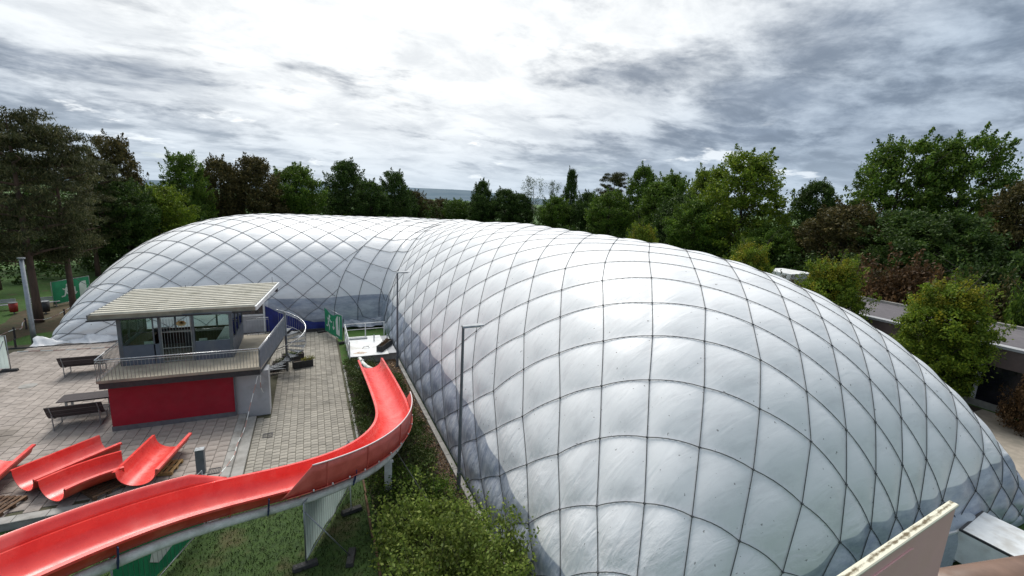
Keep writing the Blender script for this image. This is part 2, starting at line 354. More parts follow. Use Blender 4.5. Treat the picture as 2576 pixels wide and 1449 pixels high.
# leaf litter bed under the pines
m = MB(); rg = random.Random(4)
pts = []
for k in range(40):
    an = 2*math.pi*k/40; rr = 1+.16*math.sin(3*an+1)+.1*math.sin(7*an)+rg.uniform(-.05, .05); pts.append((-19.8+2.6*rr*math.cos(an), 47+7.5*rr*math.sin(an), -.052))
m.v = [(-19.8, 47, -.052)]+pts; m.f = [(0, i+1, (i+1) % 40+1) for i in range(40)]
MT['litter'] = mat('leaf litter', (.085, .055, .028), (.05, .045, .018), 2.2, .95, bump=.6, bscale=8, c3=(.035, .05, .012), s3=.25)
m.build('leaf_litter', 'litter', kind='structure')
MT['turf'] = mat('lawn turf with painted shade', (.022, .050, .008), (.038, .078, .011), 6, .95, bump=.7, bscale=20, c3=(.075, .062, .026), s3=.55)  # shade on the near lawn painted in as a darker green sheet
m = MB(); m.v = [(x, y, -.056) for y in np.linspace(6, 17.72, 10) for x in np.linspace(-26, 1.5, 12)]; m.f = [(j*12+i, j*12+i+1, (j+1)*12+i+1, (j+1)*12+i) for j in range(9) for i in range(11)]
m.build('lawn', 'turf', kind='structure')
# distant hills
m = MB(); hs = np.linspace(-1.2, 1.5, 90); rg = np.random.default_rng(3); n = len(hs)
hh = 55+40*np.sin(hs*3.1+1)+25*np.sin(hs*7.3)+8*np.sin(hs*23)
for i, (a_, h_) in enumerate(zip(hs, hh)):
    for dd, zz in ((3600, -2), (4200, h_*.5), (5200, h_), (6200, h_*.8)):
        m.v.append((math.sin(a_)*dd, math.cos(a_)*dd, zz))
m.f = [(i*4+k, i*4+k+1, i*4+k+5, i*4+k+4) for i in range(n-1) for k in range(3)]
MT['hills'] = mat('wooded hills with painted haze', (.05, .10, .14), (.04, .085, .125), .002, .95)  # blue of the distant haze is put into the hill colour
m.build('distant_hills', 'hills', smooth=True, kind='structure')
# ------------------------------------------------------------------ plaza (upper level, slabs) and lower pavement
PZ = .2
rg = random.Random(11)
def cellmesh(variants, sx, sy, h, m, rr, gap=.012, bev=.012):
    out = []
    for k in range(variants):
        b = MB(); a, c = sx/2-gap/2, sy/2-gap/2; t = bev
        j = [rr.uniform(-.004, .004) for _ in range(4)]
        b.v = [(-a, -c, -h), (a, -c, -h), (a, c, -h), (-a, c, -h), (-a, -c, -t), (a, -c, -t), (a, c, -t), (-a, c, -t),
               (-a+t, -c+t, j[0]), (a-t, -c+t, j[1]), (a-t, c-t, j[2]), (-a+t, c-t, j[3])]
        b.f = [(0, 1, 5, 4), (1, 2, 6, 5), (2, 3, 7, 6), (3, 0, 4, 7), (4, 5, 9, 8), (5, 6, 10, 9), (6, 7, 11, 10), (7, 4, 8, 11), (8, 9, 10, 11)]
        out.append(b)
    return out
def pave(parent, cells, sx, sy, z, matn, name, rr, keep=300):
    """cells: list of (x,y); the nearest become single pieces, the rest one joined part"""
    vs = cellmesh(5, sx, sy, .05, matn, rr); mes = [v.mesh(name, matn) for v in vs]
    cells = sorted(cells, key=lambda c: (c[0]-.5)**2*.6+c[1]**2)
    big = MB()
    for i, (x, y) in enumerate(cells):
        k = rr.randrange(5); dz = rr.uniform(-.006, .006)
        if i < keep:
            put(name, mes[k], parent, loc=(x-parent.location.x, y-parent.location.y, z+dz-parent.location.z)).matrix_parent_inverse = Matrix.Identity(4)
        else:
            big.add([(a+x, b+y, c+z+dz) for a, b, c in vs[k].v], vs[k].f)
    big.build(name+'_field', matn, parent, kind='stuff')
PXL, PXR, PYF, PYB = -22.0, -3.15, 17.7, 40.2
def plaza_left_edge(y): return -11.0 if False else (-30 if y < 36.6 else -16.6-(y-38.2)*.6)
m = MB(); m.box(-30, PXR-.02, PYF+.04, 38.6, -.3, PZ-.035)
plaza = m.build('plaza', 'joint', kind='structure')
cells = []
s_ = .42
for j in range(int((38.4-PYF-.4)/s_)):
    for i in range(64):
        x = PXR-.34-.21-i*s_; y = PYF+.42+.21+j*s_+(.21 if i % 2 else 0)
        if x < -16.5-(38-y)*.55 and y > 30: continue
        if x < -24: continue
        if -8.1 < x < -3.7 and 23.7 < y < 28.3: continue
        cells.append((x, y))
pave(plaza, cells, s_, s_, PZ, 'paverpink', 'paving_slab', rg)
# coping slabs along the front edge and the two steps down to the lower pavement
b1 = cellmesh(3, .84, .40, .05, 'concrete', rg)
for i in range(24):
    b_ = b1[i % 3]; put('coping_slab', b_.mesh('coping_slab', 'concrete'), plaza, loc=(PXR-.42-i*.842, PYF+.2, PZ+.012)).matrix_parent_inverse = Matrix.Identity(4)
b2 = cellmesh(3, .34, 1.2, .05, 'concrete', rg); b2m = [b.mesh('step_coping', 'concrete') for b in b2]
for i in range(5):
    put('step_coping', b2m[i % 3], plaza, loc=(PXR-.17, PYF+.6+.42+i*1.202-.42, PZ+.01)).matrix_parent_inverse = Matrix.Identity(4)
m = MB(); m.box(PXR-.02, PXR+.001, PYF, 23.4, -.3, PZ-.045); m.build('step_riser', 'concrete', plaza)
m = MB(); m.box(PXR+.003, PXR+.42, PYF+.05, 23.4, -.3, .10); m.build('step_tread', 'concrete', plaza, bevel=.012)
m = MB(); m.box(-30, PXR, PYF-.0, PYF+.03, -.3, PZ-.045); m.build('plaza_front_wall', 'concrete', plaza)
# lower pavement
m = MB(); m.box(PXR-.0, 1.62, 17.9, 38.35, -.3, -.035)
pav = m.build('pavement', 'joint', kind='structure')
cells = []
sx, sy = .30, .245
for j in range(int((38.2-17.95)/sy)):
    for i in range(int((1.6-(PXR+.44))/sx)):
        x = PXR+.44+sx/2+i*sx; y = 17.95+sy/2+j*sy+(sy/2 if i % 2 else 0)
        if y > 38.2 or (y > 29 and x > 2.0): continue
        if x < -2.1 and 23.3 < y < 29: continue
        cells.append((x, y))
pave(pav, cells, sx, sy, 0, 'paver', 'paver', rg)
m = MB(); m.box(1.60, 1.70, 17.95, 29.4, -.2, .05); m.build('edging_kerb', 'concrete', pav, bevel=.01)
m = MB(); m.box(PXR+.43, 1.6, 17.80, 17.93, -.2, .02); m.build('front_kerb', 'concrete', pav, bevel=.01)
# lawn edging board running on towards the tower
m = MB(); pv = None
for i in range(6):
    y0 = 11.0+i*1.16; m2 = MB(); m2.box(1.50+.02*math.sin(i*2.1), 1.57+.02*math.sin(i*2.1), y0, y0+1.14, -.2, .07)
    m2.build('edging_board', 'pallet', pav)
# manhole cover, drain gratings
m = MB(); n = 20; m.v = [(0, 0, .003)]+[(.36*math.cos(2*math.pi*i/n), .36*math.sin(2*math.pi*i/n), .003) for i in range(n)]; m.f = [(0, i+1, (i+1) % n+1) for i in range(n)]
mo = put('manhole_cover', m.mesh('manhole_cover', 'concrete'), None, loc=(-13.9, 30.4, PZ+.012), label='round concrete manhole cover set flush in the plaza slabs', cat='manhole cover')
def grating(x, y, z, label):
    t = thing('drain_grating', (x, y, z), label, 'drain grating', 'drain gratings set in the paving'); b = MB()
    b.box(x-.2, x+.2, y-.2, y-.17, z-.02, z+.014).box(x-.2, x+.2, y+.17, y+.2, z-.02, z+.014).box(x-.2, x-.17, y-.17, y+.17, z-.02, z+.014).box(x+.17, x+.2, y-.17, y+.17, z-.02, z+.014)
    b.build('frame', 'darksteel', t)
    for k in range(6): MB().box(x-.15+k*.055, x-.13+k*.055, y-.17, y+.17, z-.02, z+.012).build('bar', 'darksteel', t)
grating(-3.72, 18.75, PZ+.012, 'dark drain grating at the foot of the grey post')
grating(-2.1, 21.4, .008, 'narrow drain grating in the lower pavers beside the steps')
# beige terrace on the far right beyond the dome
m = MB(); m.box(25.6, 37.2, -3, 11.3, -.3, -.02); m.build('terrace', 'beige', kind='structure')
m = MB(); m.box(25.9, 37.3, 11.32, 30, -.3, -.035); m.build('path', 'soil', kind='structure')
# planting bed and gravel margin between pavement and dome
m = MB(); gxs = np.linspace(1.7, 4.35, 12); gys = np.linspace(8.0, 29.5, 60); rg2 = np.random.default_rng(5)
m.v = [(x, y, -.02+.05*math.sin(x*3+y)+.04*rg2.random()) for y in gys for x in gxs]; m.f = [(j*12+i, j*12+i+1, (j+1)*12+i+1, (j+1)*12+i) for j in range(59) for i in range(11)]
m.build('planting_bed', 'soil', kind='structure')
m = MB(); m.box(4.30, 4.98, 6, 30.2, -.2, .0); m.build('gravel_margin', 'soil', kind='structure')
rgn = np.random.default_rng(8); n = 9000
gp = np.stack([rgn.uniform(4.05, 5.0, n), rgn.uniform(8, 30, n), rgn.uniform(.0, .03, n)], 1)
put('gravel_chips', leafmesh('gravel_chips', gp, rgn.uniform(.04, .10, n), rgn, 'chips', .7), kind='stuff', label='loose tan bark chips and gravel beside the kerb', cat='bark chips')
for i in range(22):
    b = MB().box(5.0, 5.22, 7.0+i*1.12, 7.0+i*1.12+1.105, -.2, .09)
    if i == 0:
        kerb = thing('dome_kerb', (5.11, 8, 0), 'grey concrete kerb running along the foot of the air dome', 'kerb')
    b.build('kerb_stone', 'concrete', kerb, bevel=.012)
# ------------------------------------------------------------------ the air dome
X0, X1, Y0, WX0, WY0, WY1, HD, HW = 5.3, 25.14, 5.53, -16.27, 38.4, 58.7, 9.34, 8.72
def se(t, p, q): return (1-(1-np.clip(t, 0, 1))**p)**(1/q)
def hz(x, y):
    xc = (X0+X1)/2; hw = (X1-X0)/2
    pr = np.where(x < xc, se((x-X0)/hw, 3.16, 1.47), se((X1-x)/hw, 1.46, 3.19))
    g_ = np.clip((y-31)/15., 0, 1); b = HD*(1-.085*g_*g_*(3-2*g_))*pr*se(np.minimum((y-Y0)/15.5, (WY1-y)/10.), 3.79, 2.12)
    w = HW*se(np.minimum(y-WY0, WY1-y)/((WY1-WY0)/2), 2.28, 2.4)*se(np.minimum((x-WX0)/13.64, (X1-x)/10.), 2.12, 2.16)
    k = 2.6; h = np.clip(k-np.abs(b-w), 0, None)/k; mn = np.minimum(b, w)
    return np.maximum(b, w)+h*h*k*.25*np.clip(mn, 0, 1)*np.clip((8.2-mn)/2.5, 0, 1)
# net coordinates: nodes of the cable net sit at integer (S,T) with S+T even
Sx_ = np.array([-6, -5, -4, -3, -2, -1, 0, 1, 2, 3, 4, 5, 6, 7, 8.]); Sx = np.array([5.3, 5.42, 5.62, 5.9, 6.25, 6.82, 7.42, 8.15, 8.95, 9.8, 10.9, 12.0, 13.1, 14.2, 15.25])
Sx_ = np.concatenate([Sx_, 16-Sx_[-2::-1]]); Sx = np.concatenate([Sx, 30.5-Sx[-2::-1]]); Sx[-1] = X1; Sx[-2] = 25.0
Sg = np.array([0, 0, 0, .03, .05, .07, .09, .11, .14, .17, .17, .13, .09, .04, 0.]); Sg = np.concatenate([Sg, -Sg[-2::-1]])
Ty_ = np.array([-13, -12, -11, -10, -9, -8, -7, -6, -5, -4, -3, -2, -1, 0.]); Ty = np.array([5.53, 5.56, 5.64, 5.8, 6.2, 6.78, 7.5, 8.35, 9.3, 10.25, 11.3, 12.5, 13.7, 14.9])
TE = (WY1-14.9)/1.243
Ty_ = np.append(Ty_, [TE]); Ty = np.append(Ty, [WY1])
def bxy(S, T):
    x = np.interp(S, Sx_, Sx)+np.interp(S, Sx_, Sg)*np.clip(-T, 0, 11); return np.clip(x, X0, X1), np.interp(T, Ty_, Ty)
Ry_ = np.array([-8, -7, -6, -5, -4, -3, -2, -1, 0, 1, 2, 3, 4, 5, 6, 6.6]); Ry = np.array([38.4, 38.42, 38.5, 38.7, 39.0, 39.45, 40.05, 40.7, 41.55, 42.55, 43.5, 44.6, 45.7, 46.8, 47.9, 48.55])
Ry_ = np.concatenate([Ry_, 13.2-Ry_[-2::-1]]); Ry = np.concatenate([Ry, 97.1-Ry[-2::-1]])
Wx_ = np.array([-12, -11.3, -10.5, -9.8, -9, -8, 26.5]); Wx = np.array([-16.27, -16.1, -15.7, -15., -14., -12.85, 25.1])
def wxy(U, V): return np.interp(U, Wx_, Wx), np.interp(V, Ry_, Ry)
DV = 33.1
def dval(x, y): return (y-x-DV)/math.sqrt(2)
DLO, DHI = -1.0, 2.7
def bulge_surface(x, y, a, b, amp):
    z = hz(x, y); e = .02
    nxv = -(hz(x+e, y)-hz(x-e, y))/(2*e); nyv = -(hz(x, y+e)-hz(x, y-e))/(2*e)
    nxv = np.clip(nxv, -6, 6); nyv = np.clip(nyv, -6, 6)
    nl = np.sqrt(nxv**2+nyv**2+1)
    bl = (np.abs(np.sin(np.pi*a))*np.abs(np.sin(np.pi*b)))**.8
    dv = dval(x, y); fade = np.clip(np.maximum(dv-DHI, DLO-dv)/.5, 0, 1); back = (x > 15)
    fade = np.where(back, 1, fade)
    # taut valley patch keeps only a slight bulge
    disp = amp*bl*fade*np.clip(z/.5, 0, 1)*(1+.8*np.clip((4.5-z)/4, 0, 1))
    return np.stack([x+nxv/nl*disp, y+nyv/nl*disp, z+1/nl*disp], -1)
def gridmesh(P, keep):
    nu, nv = P.shape[:2]; idx = np.arange(nu*nv).reshape(nu, nv)
    f = np.stack([idx[:-1, :-1], idx[1:, :-1], idx[1:, 1:], idx[:-1, 1:]], -1).reshape(-1, 4)
    return P.reshape(-1, 3), f[keep.reshape(-1)]
def dome_material():
    m = bpy.data.materials.new('dome membrane'); m.use_nodes = True; t = m.node_tree; nd = t.nodes; lk = t.links; P = nd['Principled BSDF']
    g = nd.new('ShaderNodeTexCoord'); ob = g.outputs['Object']
    def nz(v, s, d=6, r=.6, dist=0):
        n = nd.new('ShaderNodeTexNoise'); n.inputs['Scale'].default_value = s; n.inputs['Detail'].default_value = d; n.inputs['Roughness'].default_value = r; n.inputs['Distortion'].default_value = dist; lk.new(v, n.inputs[0]); return n.outputs[0]
    def mr(x, a, b, c=0., d=1.):
        n = nd.new('ShaderNodeMapRange'); lk.new(x, n.inputs[0])
        for i, v in enumerate((a, b, c, d)): n.inputs[i+1].default_value = v
        return n.outputs[0]
    def mx(f, a, b):
        n = nd.new('ShaderNodeMix'); n.data_type = 'RGBA'
        for s, x in ((0, f), (6, a), (7, b)):
            if isinstance(x, (int, float)): n.inputs[s].default_value = x
            elif isinstance(x, tuple): n.inputs[s].default_value = x+(1,)
            else: lk.new(x, n.inputs[s])
        return n.outputs[2]
    def mt(op, a, b):
        n = nd.new('ShaderNodeMath'); n.operation = op
        for i, x in enumerate((a, b)):
            if isinstance(x, (int, float)): n.inputs[i].default_value = x
            else: lk.new(x, n.inputs[i])
        return n.outputs[0]
    mp = nd.new('ShaderNodeMapping'); mp.inputs['Rotation'].default_value = (0, 0, R(40)); mp.inputs['Scale'].default_value = (.35, 2.2, 1); lk.new(ob, mp.inputs[0])
    c = mx(mr(nz(ob, .35), .35, .65), (.80, .81, .82), (.725, .74, .755))
    c = mx(mr(nz(mp.outputs[0], 1.1, 8, .72), .50, .72, 0, .6), c, (.55, .555, .57))       # faint dirt streaks
    c = mx(mr(nz(ob, 9, 2, .4), .735, .76, 0, .8), c, (.17, .165, .16))                    # specks and leaves
    sx = nd.new('ShaderNodeSeparateXYZ'); lk.new(ob, sx.inputs[0])
    # clear foil skirt near the ground: height below a gently varying seam, not at the wing's far end
    seam = mt('ADD', sx.outputs[2], mt('MULTIPLY', mt('SUBTRACT', nz(ob, .12, 1), .5), .8))
    cor = mt('MULTIPLY', mt('MULTIPLY', mt('MAXIMUM', mt('SUBTRACT', 17.0, sx.outputs[1]), 0.0), .105), mr(sx.outputs[0], 13.5, 8.5))
    seam = mt('ADD', seam, cor)
    low = mr(seam, 2.62, 2.66, 1, 0)
    west = mr(sx.outputs[0], -3.3, -3.2)
    sk = mt('MULTIPLY', low, west)
    skc = mx(mr(nz(mp.outputs[0], 1.6, 8, .72), .40, .66), (.255, .295, .375), (.50, .535, .585))
    c = mx(sk, c, skc)
    lk.new(c, P.inputs['Base Color'])
    lk.new(mr(nz(ob, 4), .3, .7, .34, .5), P.inputs['Roughness'])
    mp2 = nd.new('ShaderNodeMapping'); mp2.inputs['Rotation'].default_value = (0, 0, R(-35)); mp2.inputs['Scale'].default_value = (.25, 1.6, .5); lk.new(ob, mp2.inputs[0])
    hgt = mt('ADD', nz(mp2.outputs[0], 2.2, 4, .5, .9), mt('MULTIPLY', mt('MULTIPLY', nz(mp.outputs[0], 4.5, 4, .6), mr(nz(ob, .55, 3), .45, .65)), .5))
    hgt = mt('MULTIPLY', hgt, mr(sx.outputs[2], 4.5, 1.8, .35, 1.7))
    b = nd.new('ShaderNodeBump'); b.inputs['Strength'].default_value = .58; b.inputs['Distance'].default_value = .06; lk.new(hgt, b.inputs['Height']); lk.new(b.outputs[0], P.inputs['Normal'])
    return m
MT['membrane'] = dome_material()
MT['cable'] = mat('black cable', (.075, .08, .088), (.05, .054, .06), 8, .7)
MT['cable2'] = mat('grey cable', (.18, .185, .195), (.14, .145, .155), 8, .7)
dome = thing('air_dome', (12, 30, 0), 'huge white L-shaped air-supported dome of bulging membrane under a dark cable net', 'air dome')
q = 8
Sg_, Tg_ = np.meshgrid(np.linspace(-6, 22, 28*q+1), np.linspace(-13, TE, int((TE+13)*q)+1), indexing='ij')
x, y = bxy(Sg_, Tg_); P = bulge_surface(x, y, (Sg_+Tg_)/2, (Sg_-Tg_)/2, .09)
dv = dval(x, y); keep = (np.minimum.reduce([dv[:-1, :-1], dv[1:, :-1], dv[1:, 1:], dv[:-1, 1:]]) < .12)
v1, f1 = gridmesh(P, keep)
Ug, Vg = np.meshgrid(np.linspace(-12, 26.5, int(38.5*q)+1), np.linspace(-8, 21.2, int(29.2*q)+1), indexing='ij')
x, y = wxy(Ug, Vg); P = bulge_surface(x, y, (Ug+Vg)/2, (Ug-Vg)/2, .065)
dv = dval(x, y); keep = (np.maximum.reduce([dv[:-1, :-1], dv[1:, :-1], dv[1:, 1:], dv[:-1, 1:]]) > -.0)
v2, f2 = gridmesh(P, keep)
def cutmesh(v, f, keep_pos):
    """trim to one side of the vertical plane through the valley so the two nets butt together"""
    bm = bmesh.new(); me = npmesh('tmp', v, f, 'membrane', True); bm.from_mesh(me); bpy.data.meshes.remove(me)
    r = bmesh.ops.bisect_plane(bm, geom=bm.verts[:]+bm.edges[:]+bm.faces[:], dist=1e-5, plane_co=(0, DV, 0), plane_no=(-1, 1, 0), clear_inner=keep_pos, clear_outer=not keep_pos)
    out = bpy.data.meshes.new('membrane'); bm.to_mesh(out); bm.free(); out.materials.append(MT['membrane'])
    out.polygons.foreach_set('use_smooth', np.ones(len(out.polygons), bool)); return out
put('membrane', cutmesh(v1, f1, False), dome); put('membrane', cutmesh(v2, f2, True), dome)
def drape(x, y, off=.034):
    x = np.asarray(x, float); y = np.asarray(y, float); z = hz(x, y); e = .02
    gx_ = np.clip(-(hz(x+e, y)-hz(x-e, y))/(2*e), -6, 6); gy_ = np.clip(-(hz(x, y+e)-hz(x, y-e))/(2*e), -6, 6); nl = np.sqrt(gx_**2+gy_**2+1)
    return np.stack([x+gx_/nl*off, y+gy_/nl*off, z+off/nl], -1)
def cable(P, r, mm='cable'):
    if len(P) < 3: return
    MB().tube([tuple(p) for p in P], r, 5).build('cable', mm, dome, smooth=True)
clamp = MB()
def net(xyf, s0, s1, t0, t1, side, r):
    for fam in (0, 1):
        lo = int(math.floor((s0+(t0 if fam == 0 else -t1))/2)); hi = int(math.ceil((s1+(t1 if fam == 0 else -t0))/2))
        for k in range(lo, hi+1):
            s = np.arange(s0, s1+.01, .2); t = (2*k-s) if fam == 0 else (s-2*k)
            ok = (t >= t0) & (t <= t1); s = s[ok]; t = t[ok]
            if len(s) < 4: continue
            x, y = xyf(s, t); dv = dval(x, y)
            ok = (dv < DLO) if side < 0 else (dv > DHI)
            ok = np.where(x > 15.2, (dv < 0) if side < 0 else (dv > 0), ok)
            if side > 0: ok &= y < 52
            else: ok &= x < 20.5+(y < 16)*9
            idx = np.where(ok)[0]
            if len(idx) < 4: continue
            cuts = np.where(np.diff(idx) > 1)[0]
            for seg in np.split(idx, cuts+1):
                if len(seg) > 3: cable(drape(x[seg], y[seg]), r, 'cable' if side < 0 else 'cable2')
            if fam == 0 and side < 0:
                for c_ in range(-20, 25):
                    S = k+c_; T = k-c_
                    if s0 < S < s1 and t0 < T < 24:
                        xx, yy = bxy(np.array([float(S)]), np.array([float(T)]))
                        if xx[0] < 22 and dval(xx[0], yy[0]) < DLO:
                            p = drape(xx, yy)[0]; clamp.box(p[0]-.024, p[0]+.024, p[1]-.024, p[1]+.024, p[2]-.02, p[2]+.02)
net(bxy, -6, 22, -12.6, TE-4, -1, .0115)
net(wxy, -11.8, 24, -7.6, 10, 1, .018)
clamp.build('net_clamps', 'cable', dome, kind='stuff')
# valley patch cables and seams
offs = [0, .7, 1.5, 1.35]; cols = [DHI, 1.45, .22, DLO]; bases = [26.6, 27.3, 28.1, 28.9, 29.7, 30.7, 32.0, 33.5, 35.1, 36.7, 38.3, 39.9, 41.5]
def de(d, e): return (e-d-DV/math.sqrt(2))/math.sqrt(2), (e+d+DV/math.sqrt(2))/math.sqrt(2)
for c_ in cols:
    e = np.linspace(26.8 if c_ > 2 else 28.0, 44.5, 70); x, y = de(c_, e); ok = hz(x, y) > .05; P_ = drape(x[ok], y[ok]); g_ = P_[0].copy(); P_ = np.concatenate([[[g_[0]-.05, min(g_[1], 38.34) if c_ > -.5 else g_[1], .06]], [[g_[0]-.03, min(g_[1], 38.36) if c_ > -.5 else g_[1], g_[2]*.6]], P_]); cable(P_, .02)
for b_ in bases:
    d = np.linspace(DHI, DLO, 24); e = b_+np.interp(d, cols[::-1], offs[::-1]); x, y = de(d, e); ok = hz(x, y) > .05; cable(drape(x[ok], y[ok]), .017)
# crumpled foil apron at the foot of the wing's far end and loose foil by the platform
def apron(xs, yf, w, h, seed, name, m):
    r_ = np.random.default_rng(seed); nu = len(xs); nv = 14
    V = np.zeros((nu, nv, 3)); ph = r_.uniform(0, 6, 6)
    for i, x in enumerate(xs):
        for j in range(nv):
            t = j/(nv-1); V[i, j] = (x+.06*math.sin(9*t+x*5+ph[0]), yf-w*(1-t)*(1+.25*math.sin(x*2.3+ph[1])+.12*math.sin(x*7+ph[2])), PZ+.02+h*math.sin(math.pi*min(t*1.25, 1)*.6)*(1+.30*math.sin(x*1.9+ph[3]+3*t)+.14*math.sin(x*5.3+ph[4]+5*t)+.06*math.sin(x*17+ph[5]+9*t))*t**.5)
    v, f = gridmesh(V, np.ones((nu-1, nv-1), bool)); o = put(name, npmesh(name, v, f, m, True), dome)
MT['foil'] = mat('crumpled foil', (.78, .79, .80), (.62, .63, .66), 2.5, .3, bump=.9, bscale=3.5)
apron(np.linspace(-16.9, -9.2, 150), 38.7, .75, .42, 2, 'foil_apron', 'foil')
MT['foilgrey'] = mat('grey foil', (.40, .43, .48), (.25, .28, .34), 2.0, .3, bump=.9, bscale=4)
apron(np.linspace(2.2, 5.6, 70), 38.5, .9, .5, 5, 'foil_apron', 'foilgrey')
m = MB(); m.box(-18.0, 1.2, 37.72, 37.8, PZ*0, PZ+.045); m.build('base_beam', 'darksteel', dome)
# ------------------------------------------------------------------ lifeguard tower
ZD = 2.65
bt = thing('lifeguard_tower', (-6, 24.5, PZ), 'two-storey lifeguard tower with red ground floor, grey glazed cabin and corrugated lean-to roof', 'building')
MB().box(-8.25, -3.57, 23.5, 28.4, .42, 2.33).build('red_wall', 'red', bt)
MB().box(-8.27, -3.57, 23.48, 28.4, 0, .418).build('plinth', 'plinth', bt)
MB().box(-3.565, -2.14, 23.62, 24.4, 0, 2.33).build('grey_wall', 'greywall', bt)
MB().box(-3.60, -3.54, 23.46, 23.50, .3, 2.33).build('downpipe', 'greyframe', bt)
dq = [(-8.45, 23.06), (-2.38, 23.02), (-1.62, 28.75), (-8.45, 29.2)]
MB().slab(dq, ZD-.035, ZD).build('deck_floor', 'deck', bt)
MB().slab([(-8.40, 23.12), (-2.44, 23.08), (-1.7, 28.7), (-8.40, 29.1)], 2.332, ZD-.037).build('deck_beam', 'darksteel', bt)
m = MB().beam((-8.45, 23.05, ZD+.05), (-2.40, 23.01, ZD+.05), .015, .10); m.build('toe_board', 'deck', bt)
# railings: left side, front, right side (solid grey panel), rear
def railing(a, b, name, h=1.0, sp=.13, mid=False, post=None):
    a = Vector(a); b = Vector(b); L_ = (b-a).length; n = max(2, int(L_/sp)); u = Vector((0, 0, 1))
    MB().tube([a+u*h, b+u*h], .024, 8).build(name+'_handrail', 'rail', bt, smooth=True)
    m = MB().beam(a+u*.06, b+u*.06, .03, .012).beam(a+u*(h-.10), b+u*(h-.10), .03, .012); m.build(name+'_rail', 'steel', bt)
    for i in range(n+1):
        p = a.lerp(b, i/n)
        MB().beam(p+u*.0, p+u*(h-.1), .016, .016, up=(1, 0, 0)).build('baluster', 'steel', bt)
railing((-8.43, 23.08, ZD), (-2.42, 23.04, ZD), 'front')
railing((-8.43, 23.12, ZD), (-8.43, 26.6, ZD), 'side')
railing((-3.55, 28.72, ZD), (-2.45, 28.86, ZD), 'rear')
a = Vector((-2.40, 23.03, ZD)); b = Vector((-1.60, 28.75, ZD))
MB().beam(a+Vector((0, 0, .42)), b+Vector((0, 0, .42)), .02, 1.0).build('solid_railing_panel', 'anthracite', bt)
MB().tube([a+Vector((-.03, 0, 1.0)), b+Vector((-.03, 0, 1.0))], .024, 8).build('side_handrail', 'rail', bt, smooth=True)
MB().tube([a+Vector((-.05, 0, .90)), b+Vector((-.05, 0, .90))], .016, 8).build('side_rail', 'rail', bt, smooth=True)
for k in (0, .33, .66, 1): p = a.lerp(b, k); MB().beam(p+Vector((-.035, 0, 0)), p+Vector((-.035, 0, 1)), .04, .012, up=(0, 1, 0)).build('railing_post', 'steel', bt)
# cabin
CX0, CX1, CY0, CY1, CZ = -8.21, -3.72, 25.05, 28.62, 4.92
def wallp(x0, x1, y0, y1, z0, z1, n, m_): MB().box(x0, x1, y0, y1, z0, z1).build(n, m_, bt)
SILL = 3.60
DX0, DX1 = -6.62, -5.38
wallp(CX0+.14, DX0-.08, CY0, CY0+.06, ZD, SILL, 'sill_panel', 'anthracite'); wallp(DX1+.08, CX1-.14, CY0, CY0+.06, ZD, SILL, 'sill_panel', 'anthracite')
wallp(CX0, CX0+.06, CY0+.14, CY1-.1, ZD, SILL, 'sill_panel', 'anthracite')
wallp(CX1-.06, CX1, CY0+.14, CY1-.1, ZD, SILL-.05, 'sill_panel', 'anthracite'); wallp(CX0+.1, CX1-.1, CY1-.06, CY1, ZD, 3.42, 'rear_panel', 'interior')
for (x, y, w, d) in ((CX0, CY0-.01, .14, .14), (CX1-.14, CY0-.01, .14, .14), (CX0, CY1-.1, .1, .1), (CX1-.1, CY1-.1, .1, .1), (DX0-.08, CY0-.02, .09, .1), (DX1-.01, CY0-.02, .09, .1), (CX1-.08, CY0+1.1, .08, .08), (CX1-.08, CY0+2.2, .08, .08), (CX0, CY0+1.2, .07, .07), (CX0, CY0+2.3, .07, .07), (-5.0, CY1-.08, .08, .08), (-6.9, CY1-.08, .08, .08), (DX0-.30, CY0+.0, .05, .06)):
    wallp(x, x+w, y, y+d, ZD, CZ-.02, 'post', 'greyframe')
wallp(CX0-.02, CX1+.02, CY0-.03, CY0+.1, CZ-.018, CZ+.1, 'head_beam', 'greyframe'); wallp(CX0-.02, CX1+.02, CY1-.1, CY1+.03, CZ-.018, CZ+.12, 'head_beam', 'greyframe')
def pane(x0, x1, y0, y1, z0, z1): MB().box(x0, x1, y0, y1, z0, z1).build('window_pane', 'glass', bt)
pane(CX0+.145, DX0-.31, CY0+.045, CY0+.053, SILL+.003, CZ-.02); pane(DX1+.09, CX1-.15, CY0+.045, CY0+.053, SILL+.003, CZ-.02)
pane(CX0+.03, CX0+.038, CY0+.15, CY1-.12, SILL+.003, CZ-.02); pane(CX1-.04, CX1-.032, CY0+.15, CY1-.12, SILL-.04, CZ-.02); pane(CX0+.12, CX1-.12, CY1-.04, CY1-.032, 3.43, CZ-.02)
# barred gate door
gd = MB().box(DX0+.02, DX0+.06, CY0-.03, CY0+.01, ZD+.03, 4.85).box(DX1-.06, DX1-.02, CY0-.03, CY0+.01, ZD+.03, 4.85)
for z in (ZD+.05, 3.35, 4.15): gd.box(DX0+.061, DX1-.061, CY0-.028, CY0+.008, z, z+.035)
gate = gd.build('barred_gate', 'steel', bt)
for i in range(9): x = DX0+.14+i*.115; MB().box(x, x+.014, CY0-.02, CY0-.006, ZD+.08, 4.8).build('gate_bar', 'steel', gate)
